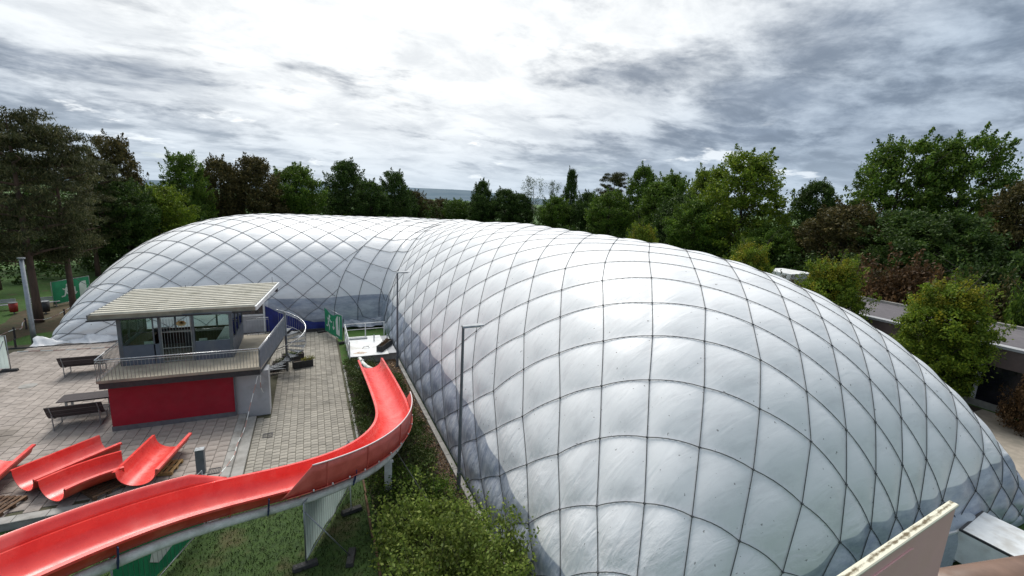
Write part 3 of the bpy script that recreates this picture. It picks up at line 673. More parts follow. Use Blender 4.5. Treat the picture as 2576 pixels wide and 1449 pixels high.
# furniture seen through the glass
MB().box(CX0+.3, CX1-.3, CY1-.75, CY1-.08, 3.30, 3.34).build('desk', 'interior', bt); MB().box(CX0+.1, CX0+.75, CY0+.3, CY1-.8, 3.40, 3.45).build('desk', 'pallet', bt); MB().box(CX1-.75, CX1-.1, CY0+.3, CY1-.8, 3.50, 3.55).build('desk', 'white', bt)
MB().box(CX0+.35, CX1-.35, CY1-.5, CY1-.1, ZD+.02, 3.29).build('cupboard', 'interior', bt)
MB().box(-7.3, -6.95, CY0+.08, CY0+.09, 3.5, 3.74).build('notice_sheet', 'paper', bt); MB().box(-5.15, -4.82, CY0+.08, CY0+.09, 3.5, 3.72).build('notice_sheet', 'paper', bt)
MB().box(-7.7, -7.1, CY1-.6, CY1-.3, 3.345, 3.55).build('monitor', 'darksteel', bt); MB().box(-6.2, -5.8, CY1-1.4, CY1-1.0, ZD+.01, 3.5).build('chair', 'darksteel', bt)
for i in range(4): MB().box(CX1-.62+i*.1, CX1-.56+i*.1, CY0+.4, CY0+.62, 3.552, 3.60).build('book', 'paper', bt)
# horn loudspeaker
hs_ = []; hn = MB(); c0 = Vector((-5.72, CY0-.08, 4.62))
n = 12
for (d, ra, rb) in ((.0, .045, .04), (-.10, .07, .06), (-.17, .12, .09), (-.22, .20, .13)):
    hs_.append([(c0.x+ra*math.cos(2*math.pi*i/n), c0.y+d, c0.z+rb*math.sin(2*math.pi*i/n)) for i in range(n)])
hn.v = [p for r_ in hs_ for p in r_]; hn.f = [(k*n+i, k*n+(i+1) % n, (k+1)*n+(i+1) % n, (k+1)*n+i) for k in range(3) for i in range(n)]+[tuple(range(n))]
hn.build('horn_speaker', 'horn', bt, smooth=True); MB().box(-5.78, -5.66, CY0-.078, CY0-.0, 4.56, 4.68).build('speaker_box', 'greyframe', bt)
# roof: trapezoidal sheet with ribs running along the eaves, fascia and gutters
rq = [Vector((-9.05, 24.80, 5.02)), Vector((-2.72, 25.30, 5.02)), Vector((-1.95, 30.1, 5.32)), Vector((-8.60, 29.0, 5.32))]
def rpt(u, v): return rq[0].lerp(rq[1], u).lerp(rq[3].lerp(rq[2], u), v)
m = MB(); up = Vector((0, 0, 1))
prof_ = []; nr = 13
for k in range(nr):
    o = k/nr; w = 1/nr; prof_ += [(o, 0), (o+w*.45, 0), (o+w*.52, .10), (o+w*.86, .10), (o+w*.95, 0)]
prof_.append((1, 0))
for (v_, h_) in prof_:
    for u_ in (0, .25, .5, .75, 1): p = rpt(u_, v_)+up*(h_+.10); m.v.append(tuple(p))
m.f = [(i*5+j, i*5+j+1, i*5+j+6, i*5+j+5) for i in range(len(prof_)-1) for j in range(4)]
rf = m.build('roof_sheet', 'roof', bt); MT['roofrib'] = mat('roof rib top', (.66, .63, .54), (.55, .52, .43), 2.0, .75, c3=(.42, .40, .32), s3=1.3); rf.data.materials.append(MT['roofrib'])
for p_ in rf.data.polygons:
    if min(rf.data.vertices[i_].co.z-rpt(.5, 0).z for i_ in p_.vertices) > -9 and (p_.index//4) % 5 in (1, 2): p_.material_index = 1
m = MB().hexa([tuple(rpt(.005, .01)), tuple(rpt(.995, .01)), tuple(rpt(.995, .99)), tuple(rpt(.005, .99))]+[tuple(rpt(u_, v_)+up*.085) for u_, v_ in ((.005, .01), (.995, .01), (.995, .99), (.005, .99))]); m.build('roof_deck', 'greyframe', bt)
def fas(p, q_, z0, z1, w, mm, n='fascia'): MB().beam(Vector(p)+up*((z0+z1)/2), Vector(q_)+up*((z0+z1)/2), w, z1-z0).build(n, mm, bt)
fas(rpt(-.003, -.006), rpt(1.003, -.006), -.05, .16, .035, 'roof'); fas(rpt(-.002, 1.004), rpt(1.002, 1.004), -.05, .17, .035, 'greyframe')
fas(rpt(-.004, -.01), rpt(-.004, 1.01), -.04, .19, .05, 'greyframe'); fas(rpt(1.006, -.01), rpt(1.006, 1.01), -.05, .17, .09, 'white')
fas(rpt(-.01, -.02), rpt(.98, -.02), -.10, -.04, .09, 'darksteel', 'gutter')
for u_, v_, n_ in ((1.0, .06, 'spotlight'), (1.0, .9, 'spotlight')):
    p = rpt(u_, v_); MB().box(p.x-.08, p.x+.09, p.y-.08, p.y+.08, p.z-.26, p.z-.06).build(n_, 'darksteel', bt)
for u_ in (.33, .96): p = rpt(u_, .98); MB().tube([p+up*.1, p+up*(.55 if u_ > .5 else .3)], .012, 6).build('antenna', 'darksteel', bt)
# overhead wire from roof towards the wood
wv = []
for i in range(17):
    t = i/16; wv.append((-8.6-9.6*t, 29.0+18.7*t, 5.25-2.0*t-.35*math.sin(math.pi*t)))
MB().tube(wv, .016, 5).build('overhead_wire', 'cable', bt)
# ------------------------------------------------------------------ spiral stair
st = thing('spiral_stair', (-1.62, 29.5, 0), 'grey steel spiral staircase with curved handrail beside the lifeguard tower', 'staircase')
cx, cy = -1.62, 29.55; RS = 1.12
MB().tube([(cx, cy, 0), (cx, cy, 3.75)], .07, 12).build('centre_post', 'greyframe', st, smooth=True)
NS = 13; a0 = R(112); sweep = R(-300)
def sp(t, r, dz=0): an = a0+sweep*t; return Vector((cx+r*math.cos(an), cy+r*math.sin(an), ZD-(ZD-.15)*t+dz))
for k in range(NS):
    t = k/(NS-1); dt = .52/(NS-1)
    p = [sp(t-dt, .07), sp(t-dt, RS-.04), sp(t+dt, RS-.04), sp(t+dt, .07)]; z = sp(t, 0).z
    q_ = [(v.x, v.y) for v in p]
    if (q_[1][0]-q_[0][0])*(q_[2][1]-q_[0][1])-(q_[1][1]-q_[0][1])*(q_[2][0]-q_[0][0]) < 0: q_ = q_[::-1]
    MB().slab(q_, z-.035, z).build('tread', 'greyframe', st)
hr = [sp(t, RS, 1.0) for t in np.linspace(-.02, 1.0, 60)]; MB().tube(hr, .026, 8).build('handrail', 'rail', st, smooth=True)
for dz in (.12, .86): MB().tube([sp(t, RS, dz) for t in np.linspace(0, 1, 50)], .012, 5).build('stair_rail', 'steel', st, smooth=True)
for t in np.linspace(0, 1, 46):
    p = sp(t, RS, -.03); MB().tube([p, p+up*.92], .008, 5).build('baluster', 'steel', st)
# planters at its foot
def leafclump(cx, cy, cz, rx, ry, rz, n, size, rng): 
    d = rng.normal(size=(n, 3)); d /= np.linalg.norm(d, axis=1, keepdims=True); r_ = rng.random((n, 1))**.45
    return np.array([cx, cy, cz])+d*r_*np.array([rx, ry, rz])
def planter(x, y, w, d, h, label, m_plant, seed, z=0, rot=0., lean=0, col='rubber'):
    t = thing('planter_box', (0, 0, 0), label, 'planter', 'planter boxes'); b = MB()
    b.box(-w/2, w/2, -d/2, -d/2+.03, 0, h).box(-w/2, w/2, d/2-.03, d/2, 0, h).box(-w/2, -w/2+.03, -d/2+.03, d/2-.03, 0, h).box(w/2-.03, w/2, -d/2+.03, d/2-.03, 0, h).box(-w/2+.03, w/2-.03, -d/2+.03, d/2-.03, .01, .04)
    b.build('box', col, t); MB().box(-w/2+.031, w/2-.031, -d/2+.031, d/2-.031, .041, h-.06).build('soil', 'soil', t)
    r_ = np.random.default_rng(seed); P_ = leafclump(lean*w*.3, 0, h+.02, w*.42, d*.4, .22, 260, .1, r_); P_ = P_[P_[:, 2] > h-.08]
    put('plant', leafmesh('plant', P_, r_.uniform(.05, .12, len(P_)), r_, m_plant), t)
    t.location = (x, y, z); t.rotation_euler.z = rot; return t
planter(-2.02, 30.1, .9, .42, .42, 'black planter box left of the spiral stair post', 'leaf_juniper', 3)
planter(-.75, 29.95, 1.15, .45, .45, 'black planter box with yellow flowers under the spiral stair handrail', 'leaf_yellow', 4, rot=.25, lean=1)
planter(-1.35, 31.5, 1.3, .45, .42, 'black planter box with greenery behind the spiral stair', 'leaf_mid', 5, rot=.1)
# ------------------------------------------------------------------ white starting platform
PF = .52
pt = thing('white_platform', (3.6, 31.5, 0), 'white painted steel platform with railings on a concrete base beside the dome', 'platform')
MB().box(2.12, 5.12, 29.72, 33.6, -.1, PF-.052).build('concrete_base', 'concrete', pt, bevel=.015)
MB().box(2.02, 4.55, 29.52, 33.9, PF-.05, PF).build('platform_floor', 'white', pt, bevel=.01)
MB().box(4.553, 5.10, 29.66, 33.7, PF-.05, PF-.012).build('side_slab', 'greywall', pt)
MT['stain'] = mat('rust stain', (.62, .55, .47), (.30, .20, .14), 9, .7)
m = MB(); n = 16; m.v = [(2.75, 30.15, PF+.003)]+[(2.75+.42*(1+.25*math.sin(3*k))*math.cos(2*math.pi*k/n), 30.15+.22*(1+.2*math.sin(5*k))*math.sin(2*math.pi*k/n), PF+.003) for k in range(n)]; m.f = [(0, i+1, (i+1) % n+1) for i in range(n)]; m.build('rust_stain', 'stain', pt)
for (p, q_, r_) in (((2.05, 29.6, 1.0), (2.05, 33.85, 1.0), .03), ((2.05, 29.6, .55), (2.05, 33.85, .55), .022), ((2.05, 33.85, 1.0), (4.9, 34.0, 1.0), .03), ((2.05, 33.85, .55), (4.9, 34.0, .55), .022)):
    MB().tube([Vector(p)+up*PF, Vector(q_)+up*PF], r_, 8).build('railing', 'white', pt, smooth=True)
for (x, y) in ((2.05, 29.6), (2.05, 31.0), (2.05, 32.4), (2.05, 33.85), (3.5, 33.93), (4.88, 34.0)):
    MB().box(x-.035, x+.035, y-.035, y+.035, 0, PF+1.02).build('railing_post', 'white', pt)
for y0 in (29.66, 31.06, 32.46): MB().box(2.032, 2.06, y0+.05, y0+1.22, PF+.1, PF+.5).build('side_panel', 'white', pt)
MB().box(2.3, 3.55, 33.15, 33.45, PF+.003, PF+.10).build('step_grating', 'steel', pt)
for (x, y) in ((3.95, 32.5), (4.85, 32.3)): MB().tube([(x, y, PF-.04), (x, y, PF+.5)], .04, 8).build('stub_post', 'steel', pt, smooth=True)
MB().tube([(3.0, 31.0, PF), (3.05, 31.0, PF+.12), (3.4, 31.05, PF+.12), (3.45, 31.05, PF)], .022, 6).build('grab_handle', 'steel', pt, smooth=True)
planter(4.45, 30.75, 1.75, .42, .40, 'dark planter box with withered red plants on the white platform', 'leaf_red', 6, z=PF, rot=R(58))
# ------------------------------------------------------------------ water slide
import itertools
ctrl = [(2.96, 26.2, .88), (2.98, 24.6, 1.0), (3.03, 21.9, 1.17), (3.02, 19.6, 1.34), (2.98, 17.9, 1.40), (2.56, 16.5, 1.48), (1.76, 15.33, 1.58), (.89, 14.53, 1.72), (-.02, 13.93, 1.88), (-1.05, 13.4, 2.08), (-2.1, 12.97, 2.29), (-3.3, 12.42, 2.53), (-4.5, 11.66, 2.72), (-5.6, 10.75, 2.9), (-6.6, 9.6, 3.08), (-7.4, 8.2, 3.3)]
def catmull(P, per):
    P = [Vector(p) for p in P]; out = []
    for i in range(len(P)-1):
        p0, p1, p2, p3 = P[max(i-1, 0)], P[i], P[i+1], P[min(i+2, len(P)-1)]
        for k in range(per):
            t = k/per; out.append(.5*((2*p1)+(p2-p0)*t+(2*p0-5*p1+4*p2-p3)*t*t+(3*p1-p0-3*p2+p3)*t**3))
    out.append(P[-1]); return out
path = catmull(ctrl, 8)
for _ in range(30): path = [path[0]]+[(path[i-1]+path[i]*2+path[i+1])/4 for i in range(1, len(path)-1)]+[path[-1]]
def frame(i):
    t = (path[min(i+1, len(path)-1)]-path[max(i-1, 0)]).normalized(); s = t.cross(up).normalized(); return t, s     # s = right-hand side walking away from the platform end
sl_ = thing('water_slide', (1.6, 15.5, 0), 'long red open water slide curving between paving and dome on a white pipe', 'water slide')
# section (offset along s, height above the trough bottom); +s side is far/inner, -s side near/outer
def section(wl=.62, depth=.58, lip=.08):
    pts = [(-wl-lip, depth-.05), (-wl-lip, depth), (-wl, depth+.01)]
    for k in range(1, 14): an = math.pi*(1-k/14); pts.append((wl*math.cos(an), depth-depth*math.sin(an)**.8))
    return pts+[(wl, depth+.01), (wl+lip, depth), (wl+lip, depth-.05)]
sec = section()
def trough(i0, i1, name, parent, m_in, th=.016):
    m = MB(); k = len(sec)
    for i in range(i0, i1+1):
        t, s = frame(i); c = path[i]
        for (a_, h_) in sec: m.v.append(tuple(c+s*a_+up*h_))
    m.f = [((i)*k+j, (i)*k+j+1, (i+1)*k+j+1, (i+1)*k+j) for i in range(i1-i0) for j in range(k-1)]
    o = m.build(name, m_in, parent, smooth=True)
    o.data.materials.append(MT['slide_out']); so_ = o.modifiers.new('wall', 'SOLIDIFY'); so_.thickness = th; so_.offset = SOFF; so_.material_offset = 1; so_.material_offset_rim = 0
    es = o.modifiers.new('crease', 'EDGE_SPLIT'); es.split_angle = R(40)
    return o
SOFF = 1
nP = len(path); cuts = [0, 15, 28, 38, 48, 58, 70, 82, 96, 108, nP-1]
for a_, b_ in zip(cuts[:-1], cuts[1:]):
    trough(a_, min(b_, nP-1), 'trough_section', sl_, 'slide')
    if a_:
        fl = MB(); t, s = frame(a_); c = path[a_]
        MB().tube([c+s*(x_*1.07)+up*(h_-.055) for x_, h_ in sec[2:-2]], .014, 5).build('joint_flange', 'slide_out', sl_); MB().tube([c+s*(x_*.992)+up*(h_+.004) for x_, h_ in sec[2:-2]], .0055, 4).build('joint_seam', 'slide_out', sl_)
# outer splash guard on the bend
def strip(i0, i1, sgn, h0, h1, off0, off1, name, m_, taper=(0, 0), th=.014, z0=.50):
    m = MB(); n = i1-i0
    for i in range(i0, i1+1):
        t, s = frame(i); c = path[i]; f = 1.
        if taper[0] and i-i0 < taper[0]: f = (i-i0)/taper[0]
        if taper[1] and i1-i < taper[1]: f = (i1-i)/taper[1]
        f = max(f, .03)
        for k in range(4):
            g = k/3; m.v.append(tuple(c+s*sgn*(off0+(off1-off0)*g)+up*(z0+(h0+(h1-h0)*g)*f)))
    m.f = [(i*4+j, i*4+j+1, (i+1)*4+j+1, (i+1)*4+j) for i in range(n) for j in range(3)]
    o = m.build(name, m_, sl_, smooth=True); so_ = o.modifiers.new('wall', 'SOLIDIFY'); so_.thickness = th; so_.offset = 0
g0, g1 = 24, 74
strip(g0, g1, -1, .0, .84, .72, .77, 'splash_guard', 'guard', taper=(5, 6), z0=.36)
strip(g0+1, g1-1, -1, .0, .03, .725, .80, 'guard_ledge', 'guard', z0=.34)
m_ = [path[i]-frame(i)[1]*.772+up*1.205 for i in range(g0+5, g1-5)]
MB().tube(m_, .022, 6).build('guard_trim', 'trim', sl_, smooth=True)
for i in (34, 44, 55, 65):
    t, s = frame(i); c = path[i]; MB().beam(c-s*.742+up*.37, c-s*.785+up*1.18, .03, .02, up=tuple(t)).build('guard_rib', 'guard', sl_)
for i in range(28, 72, 4):
    t, s = frame(i); p = path[i]-s*.795+up*.40; MB().box(p.x-.022, p.x+.022, p.y-.022, p.y+.022, p.z-.022, p.z+.022).build('bolt', 'white', sl_)
# raised far-side wall on the upper stretch
strip(80, nP-1, 1, .0, .34, .66, .80, 'raised_wall', 'slide', taper=(5, 0), z0=.56)
# white spine pipe carrying the trough
sp_ = [Vector((2.66, 29.5, .36)), Vector((2.72, 28.6, .42)), Vector((2.85, 27.2, .62))]+[path[i]-frame(i)[1]*(.30+.16*min(1, i/30))+up*(-.16+.13*min(1, i/30)) for i in range(2, nP)]
MB().tube(sp_, .125, 12).build('spine_pipe', 'pipe', sl_, smooth=True)
MB().box(2.3, 3.2, 28.6, 29.5, .02, .10).build('pipe_footing', 'white', sl_)
for y_ in (28.0, 28.7): MB().tube([(2.74, y_, .45+.05*(28-y_)), (2.73, y_+.06, .46+.05*(28-y_))], .165, 12).build('pipe_collar', 'white', sl_)
for i in (58, 76, 96):
    t, s = frame(i); c = path[i]
    m = MB().beam(c-s*.735+up*.50, c-s*.66+up*.15, .07, .02, up=tuple(t)).beam(c-s*.66+up*.15, c-s*.55+up*-.12, .07, .03, up=tuple(t)); m.build('blue_strap', 'blue', sl_)
for (i, zb) in ((46, 0), (100, 0), (2, 0)):
    t, s = frame(i); c = path[i]-s*(.30+.16*min(1, i/30)); w = .13
    zt = c.z-.23 if i > 20 else c.z-.34
    MB().box(c.x-w, c.x+w, c.y-.05, c.y+.05, -.1, zt).build('support_post', 'white', sl_)
    MB().box(c.x-w-.05, c.x+w+.05, c.y-.07, c.y+.07, zt, zt+.06).build('support_saddle', 'white', sl_)
# thin stay wire at the bend
c = path[44]; MB().tube([c-frame(44)[1]*.6+up*.05, (3.6, 13.2, .4)], .012, 5).build('stay_wire', 'cable', sl_)
# ------------------------------------------------------------------ dismantled slide sections on pallets
SOFF = 1
def chute(x, y, az, L_, label, z0=.16, az1=None):
    """half-pipe section whose near end sits at (x,y)"""
    global path
    az1 = az if az1 is None else az1
    o = thing('slide_section', (x, y, PZ), label, 'slide section', 'dismantled slide sections on the plaza')
    keep_path = path; p0 = Vector((x, y, PZ+z0)); path = [p0]
    for k in range(12): g = az+(az1-az)*(k+.5)/12; path.append(path[-1]+Vector((math.sin(g), math.cos(g), 0))*(L_/12))
    tr = trough(0, 12, 'trough', o, 'slide', .02); tr.modifiers['wall'].offset = 1
    path = keep_path
    return o
def pallet(x, y, rot, label, m_='pallet', w=1.2, d=.9, h=.13):
    o = thing('wooden_pallet', (0, 0, 0), label, 'pallet', 'pallets under the slide sections')
    for i in range(3): MB().box(-w/2, w/2, -d/2+i*(d-.1)/2, -d/2+i*(d-.1)/2+.1, .0, h-.025).build('bearer', m_, o)
    for i in range(7): xx = -w/2+i*(w-.11)/6; MB().box(xx, xx+.11, -d/2, d/2, h-.024, h).build('slat', m_, o)
    o.location = (x, y, PZ+.012); o.rotation_euler.z = rot
chute(-10.75, 18.9, R(2), 2.75, 'red slide section cut by the lawn edge end of the row beside a brown pallet')
chute(-9.35, 19.3, R(43), 2.6, 'red slide section lying between two others, its trough tipped towards the tower')
chute(-8.22, 18.3, R(38), 1.95, az1=R(72), label='red slide section with a rounded open end resting on a dark broken pallet')
chute(-5.98, 18.35, R(11), 2.6, 'red slide section with pale pink trough resting on a yellow pallet')
pallet(-9.85, 18.75, R(-20), 'brown wooden pallet beside the outermost slide section'); pallet(-7.15, 18.85, R(-50), 'dark broken wooden pallet sticking out from under a slide section')
pallet(-8.6, 19.6, R(-44), 'brown wooden pallet hidden under the middle slide section')
pallet(-5.6, 19.5, R(-11), 'yellowish new wooden pallet under the pale pink slide section', 'palletnew')
# ------------------------------------------------------------------ grey post in the plaza
b = thing('grey_post', (-4.12, 18.8, PZ), 'square dark grey metal post standing on the plaza beside a drain', 'post')
MB().box(-4.28, -4.0, 18.68, 18.92, PZ, PZ+.98).build('shaft', 'greyframe', b, bevel=.01); MB().box(-4.29, -3.99, 18.67, 18.93, PZ+.982, PZ+1.0).build('top_plate', 'steel', b)
# ------------------------------------------------------------------ mobile fence panels with banners
def foot(x, y, rot, label):
    o = thing('rubber_block', (0, 0, 0), label, 'fence foot', 'rubber feet of the mobile fences'); w, d, h = .36, .12, .13
    b = MB().hexa([(-w, -d, 0), (w, -d, 0), (w, d, 0), (-w, d, 0), (-w+.03, -d+.02, h), (w-.03, -d+.02, h), (w-.03, d-.02, h), (-w+.03, d-.02, h)]); b.build('block', 'rubber', o, bevel=.012)
    for k in (-.24, -.08, .08, .24): MB().tube([(k, 0, h-.01), (k, 0, h+.004)], .024, 8).build('socket', 'darksteel', o)
    o.location = (x, y, ZG); o.rotation_euler.z = rot; return o
ZG = -.05
def fence(a, b, h, label, m_, brace=None, art=None, z=0., mesh=True, sag=0.):
    a = Vector((a[0], a[1], z+.10)); b = Vector((b[0], b[1], z+.10)); o = thing('mobile_fence', (a.x, a.y, z), label, 'fence panel', 'mobile fence panels with banners')
    u = (b-a); L_ = u.length; u.normalize(); nrm = u.cross(up)
    MB().tube([a-up*.1, a+up*h, ], .021, 8).build('post', 'steel', o, smooth=True); MB().tube([b-up*.1, b+up*h], .021, 8).build('post', 'steel', o, smooth=True)
    MB().tube([a+up*(h-.02), b+up*(h-.02)], .019, 8).build('frame_rail', 'steel', o, smooth=True); MB().tube([a+up*.06, b+up*.06], .019, 8).build('frame_rail', 'steel', o, smooth=True)
    if mesh:
        for k in range(1, int(L_/.16)): p = a+u*(k*.16); MB().tube([p+up*.07, p+up*(h-.03)], .004, 4, cap=False).build('wire', 'steel', o)
    n, mm = 30, 8; v = []
    rr = random.Random(sum(map(ord, label)))
    ph = [rr.uniform(0, 6) for _ in range(3)]
    for i in range(n+1):
        for j in range(mm+1):
            t = i/n; g = j/mm; p = a+u*(.03+(L_-.06)*t)+up*(.09+(h-.13)*g)
            if sag: p = p-up*(sag*g*math.sin(math.pi*min(1, t*1.15))**2)
            v.append(tuple(p+nrm*(.03+.02*math.sin(t*11+ph[0]+g*3)+.015*math.sin(t*23+ph[1]))))
    f = [(i*(mm+1)+j, (i+1)*(mm+1)+j, (i+1)*(mm+1)+j+1, i*(mm+1)+j+1) for i in range(n) for j in range(mm)]
    mbn = MB(); mbn.v = v; mbn.f = f; bn = mbn.build('banner', m_, o, smooth=True)
    if art:
        for sgn in (1, -1):
            for nm, polys in art.items():
                mb = MB()
                for poly in polys:
                    for q0 in poly: pass
                    pp = []
                    for (x_, y_) in poly:
                        t = x_/L_; g = (y_-.09)/(h-.13); p = a+u*x_+up*y_
                        if sag: p = p-up*(sag*g*math.sin(math.pi*min(1, t*1.15))**2)
                        pp.append(tuple(p+nrm*(.03+.02*math.sin(t*11+ph[0]+g*3)+.015*math.sin(t*23+ph[1])+sgn*.012)))
                    k = len(mb.v); mb.v += pp; mb.f.append(tuple(range(k, k+len(pp))))
                mb.build(nm, 'bannerwhite', bn)
    if brace:
        MB().tube([Vector(brace[0]), Vector(brace[1])], .02, 8).build('brace', 'steel', o, smooth=True)
    return o
def circ(x, y, r_, n=12): return [(x+r_*math.cos(2*math.pi*i/n), y+r_*math.sin(2*math.pi*i/n)) for i in range(n)]
def limb(x0, y0, x1, y1, w0, w1):
    dx, dy = x1-x0, y1-y0; l_ = math.hypot(dx, dy); nx_, ny_ = -dy/l_, dx/l_
    return [(x0+nx_*w0, y0+ny_*w0), (x0-nx_*w0, y0-ny_*w0), (x1-nx_*w1, y1-ny_*w1), (x1+nx_*w1, y1+ny_*w1)]
def exit_art(ox, oy, s, flip=1, L_=3.3):
    """emergency exit pictogram: running figure, arrow and doorway"""
    def X(poly): return [((ox+x*s) if flip > 0 else (L_-ox-x*s), oy+y*s) for x, y in poly]
    man = [circ(.62, 1.42, .13), limb(.60, 1.25, .42, .78, .13, .11), limb(.55, 1.2, .30, 1.0, .06, .05), limb(.30, 1.0, .18, 1.15, .05, .045), limb(.64, 1.2, .84, .98, .06, .05), limb(.84, .98, 1.0, 1.06, .05, .045), limb(.42, .8, .66, .52, .08, .06), limb(.66, .52, .60, .18, .06, .05), limb(.42, .8, .28, .44, .08, .06), limb(.28, .44, -.02, .40, .06, .05)]
    arrow = [limb(1.28, 1.15, 1.28, .55, .06, .06), limb(1.28, .42, 1.10, .66, .06, .06), limb(1.28, .42, 1.46, .66, .06, .06)]
    door = [[(1.72, .12), (2.45, .12), (2.45, 1.55), (2.0, 1.55), (1.72, 1.3)]]
    return {'running_figure': [X(p) for p in man], 'arrow': [X(p) for p in arrow], 'doorway_field': [X(p) for p in door]}
fence((.80, 37.35), (1.90, 34.30), 2.0, 'green emergency exit banner with running figure and arrow beside the white platform', 'banner', art=exit_art(.35, .2, 1.05), sag=.32, mesh=False)
ZG = 0.004
foot(1.95, 34.2, R(20), 'black rubber foot under the exit banner by the white platform'); foot(.55, 37.45, R(20), 'black rubber foot under the exit banner at the dome wall')
ZG = -.055
fence((1.03, 16.13), (-.46, 12.93), 2.0, 'pale see-through fence panel with whitish mesh banner under the slide bend', 'bannerback', z=-.05, brace=((-.44, 12.98, 1.72), (.78, 12.72, .06)))
foot(-.48, 12.86, R(8), 'wide black rubber foot under the near post of the pale fence panel'); foot(.80, 12.72, R(78), 'black rubber foot holding the diagonal brace of the pale fence panel'); foot(1.0, 14.9, R(12), 'black rubber foot in the lawn next to the edging board')
MB()
t_ = thing('white_pole', (.98, 14.9, -.05), 'thin white pole standing in a rubber foot under the slide', 'pole'); MB().tube([(.98, 14.9, -.04), (.96, 14.93, 1.55)], .022, 8).build('pole', 'white', t_, smooth=True)
fence((-3.46, 15.71), (-4.75, 12.45), 2.0, 'green banner fence panel with white doorway field crossing under the slide', 'banner', z=-.05, art={'doorway_field': [[(1.5, .55), (2.0, .42), (2.35, .75), (2.2, 1.0), (1.75, 1.0)]], 'edge_stripe': [[(.05, 1.5), (.35, 1.8), (.30, 1.86), (.05, 1.65)]]})
foot(-3.45, 15.8, R(20), 'black rubber foot under the far post of the green banner panel'); foot(-4.78, 12.36, R(20), 'black rubber foot under the near post of the green banner panel')
fence((-18.5, 33.6), (-15.75, 33.15), 2.0, 'pale mint banner panel on a rubber foot at the plaza corner near the meadow', 'bannerback', z=PZ, brace=((-15.85, 33.1, 2.0), (-16.3, 32.6, .3)))
ZG = PZ+.01; foot(-15.8, 33.12, R(5), 'black rubber foot under the pale mint banner at the plaza corner')
fence((-20.9, 51.2), (-19.4, 54.3), 2.1, 'green emergency exit banner with running figure standing between the pines', 'banner', art=exit_art(.75, .25, .95, L_=2.9), z=-.05)
ZG = -.055
# ------------------------------------------------------------------ loungers and table of dark slats
def lounger(x, y, rot, label):
    o = thing('slat_lounger', (0, 0, 0), label, 'lounger', 'dark slatted loungers on the plaza'); W_ = 1.75
    prof2 = [(-.62, .98), (-.52, .80), (-.42, .62), (-.30, .48), (-.16, .42), (.0, .42), (.16, .45), (.32, .50), (.46, .50), (.58, .44), (.66, .36)]
    for (p, q_) in zip(prof2[:-1], prof2[1:]):
        a_ = Vector((0, p[0], p[1])); b_ = Vector((0, q_[0], q_[1])); c = (a_+b_)/2; t = (b_-a_); l_ = t.length*.90; t.normalize()
        MB().beam(c-t*l_/2+Vector((0, 0, 0)), c+t*l_/2, W_, .03).build('slat', 'wood_dark', o)
    for s in (-W_/2+.15, W_/2-.15):
        MB().tube([(s, y_, z_-.03) for y_, z_ in prof2], .02, 6).build('side_rail', 'steel', o, smooth=True)
        MB().tube([(s, -.46, .62), (s, -.42, .0)], .022, 6).build('leg', 'steel', o); MB().tube([(s, .38, .46), (s, .42, .0)], .022, 6).build('leg', 'steel', o); MB().tube([(s, -.44, .03), (s, .42, .03)], .018, 6).build('foot_rail', 'steel', o)
    o.location = (x, y, PZ+.01); o.rotation_euler.z = rot; o.scale = (1.08, 1, 1.2)
lounger(-12.0, 31.75, R(2), 'dark slatted lounger with raised back standing alone near the foil-covered dome foot')
lounger(-9.75, 24.75, R(3), 'dark slatted lounger with steel legs beside the red wall, in front of the dark table')
o = thing('slat_table', (0, 0, 0), 'long dark wooden table with grey legs beside the red wall', 'table')
for k in range(7): MB().box(-1.1, 1.1, -.45+k*.13, -.45+k*.13+.118, .70, .74).build('board', 'wood_dark', o)
for (x, y) in ((-.8, -.3), (-.8, .3), (.75, -.3), (.75, .3)): MB().box(x-.04, x+.04, y-.04, y+.04, 0, .699).build('leg', 'steel', o)
for y in (-.3, .3): MB().box(-.759, .709, y-.03, y+.03, .62, .68).build('apron_rail', 'darksteel', o)
o.location = (-9.85, 26.2, PZ+.01); o.rotation_euler.z = R(2)
# ------------------------------------------------------------------ lamps and posts
def lamp(x, y, h, label):
    o = thing('street_lamp', (x, y, 0), label, 'street lamp', 'flat-headed lamps along the dome')
    MB().tube([(x, y, 0), (x, y, .75), (x, y, .76), (x, y, h)], [.085, .085, .068, .05], 12).build('pole', 'greyframe', o, smooth=False)
    MB().box(x-.10, x+.10, y-.10, y+.10, .0, .05).build('base_plate', 'darksteel', o)
    MB().hexa([(x-.04, y-.13, h-.02), (x+.75, y-.16, h+.045), (x+.75, y+.16, h+.045), (x-.04, y+.13, h-.02), (x-.04, y-.10, h+.06), (x+.75, y-.14, h+.085), (x+.75, y+.14, h+.085), (x-.04, y+.10, h+.06)]).build('lamp_head', 'steel', o, bevel=.01)
    MB().box(x+.2, x+.65, y-.09, y+.09, h-.02, h+.005).build('led_panel', 'paper', o)
lamp(5.08-.2, 14.75, 6.5, 'tall grey lamp post with flat head at the kerb above the shrub')
lamp(4.90, 28.3, 6.25, 'tall grey lamp post with flat head next to the white platform')
o = thing('grey_mast', (-17.25, 39.2, 0), 'bare grey metal mast at the edge of the plaza and the meadow', 'mast')
MB().tube([(-17.25, 39.2, -.1), (-17.25, 39.2, 1.2), (-17.25, 39.2, 5.8)], [.15, .135, .11], 12).build('shaft', 'steel', o, smooth=True); MB().tube([(-17.25, 39.2, 5.8), (-17.25, 39.2, 5.88)], .2, 12).build('cap', 'steel', o)
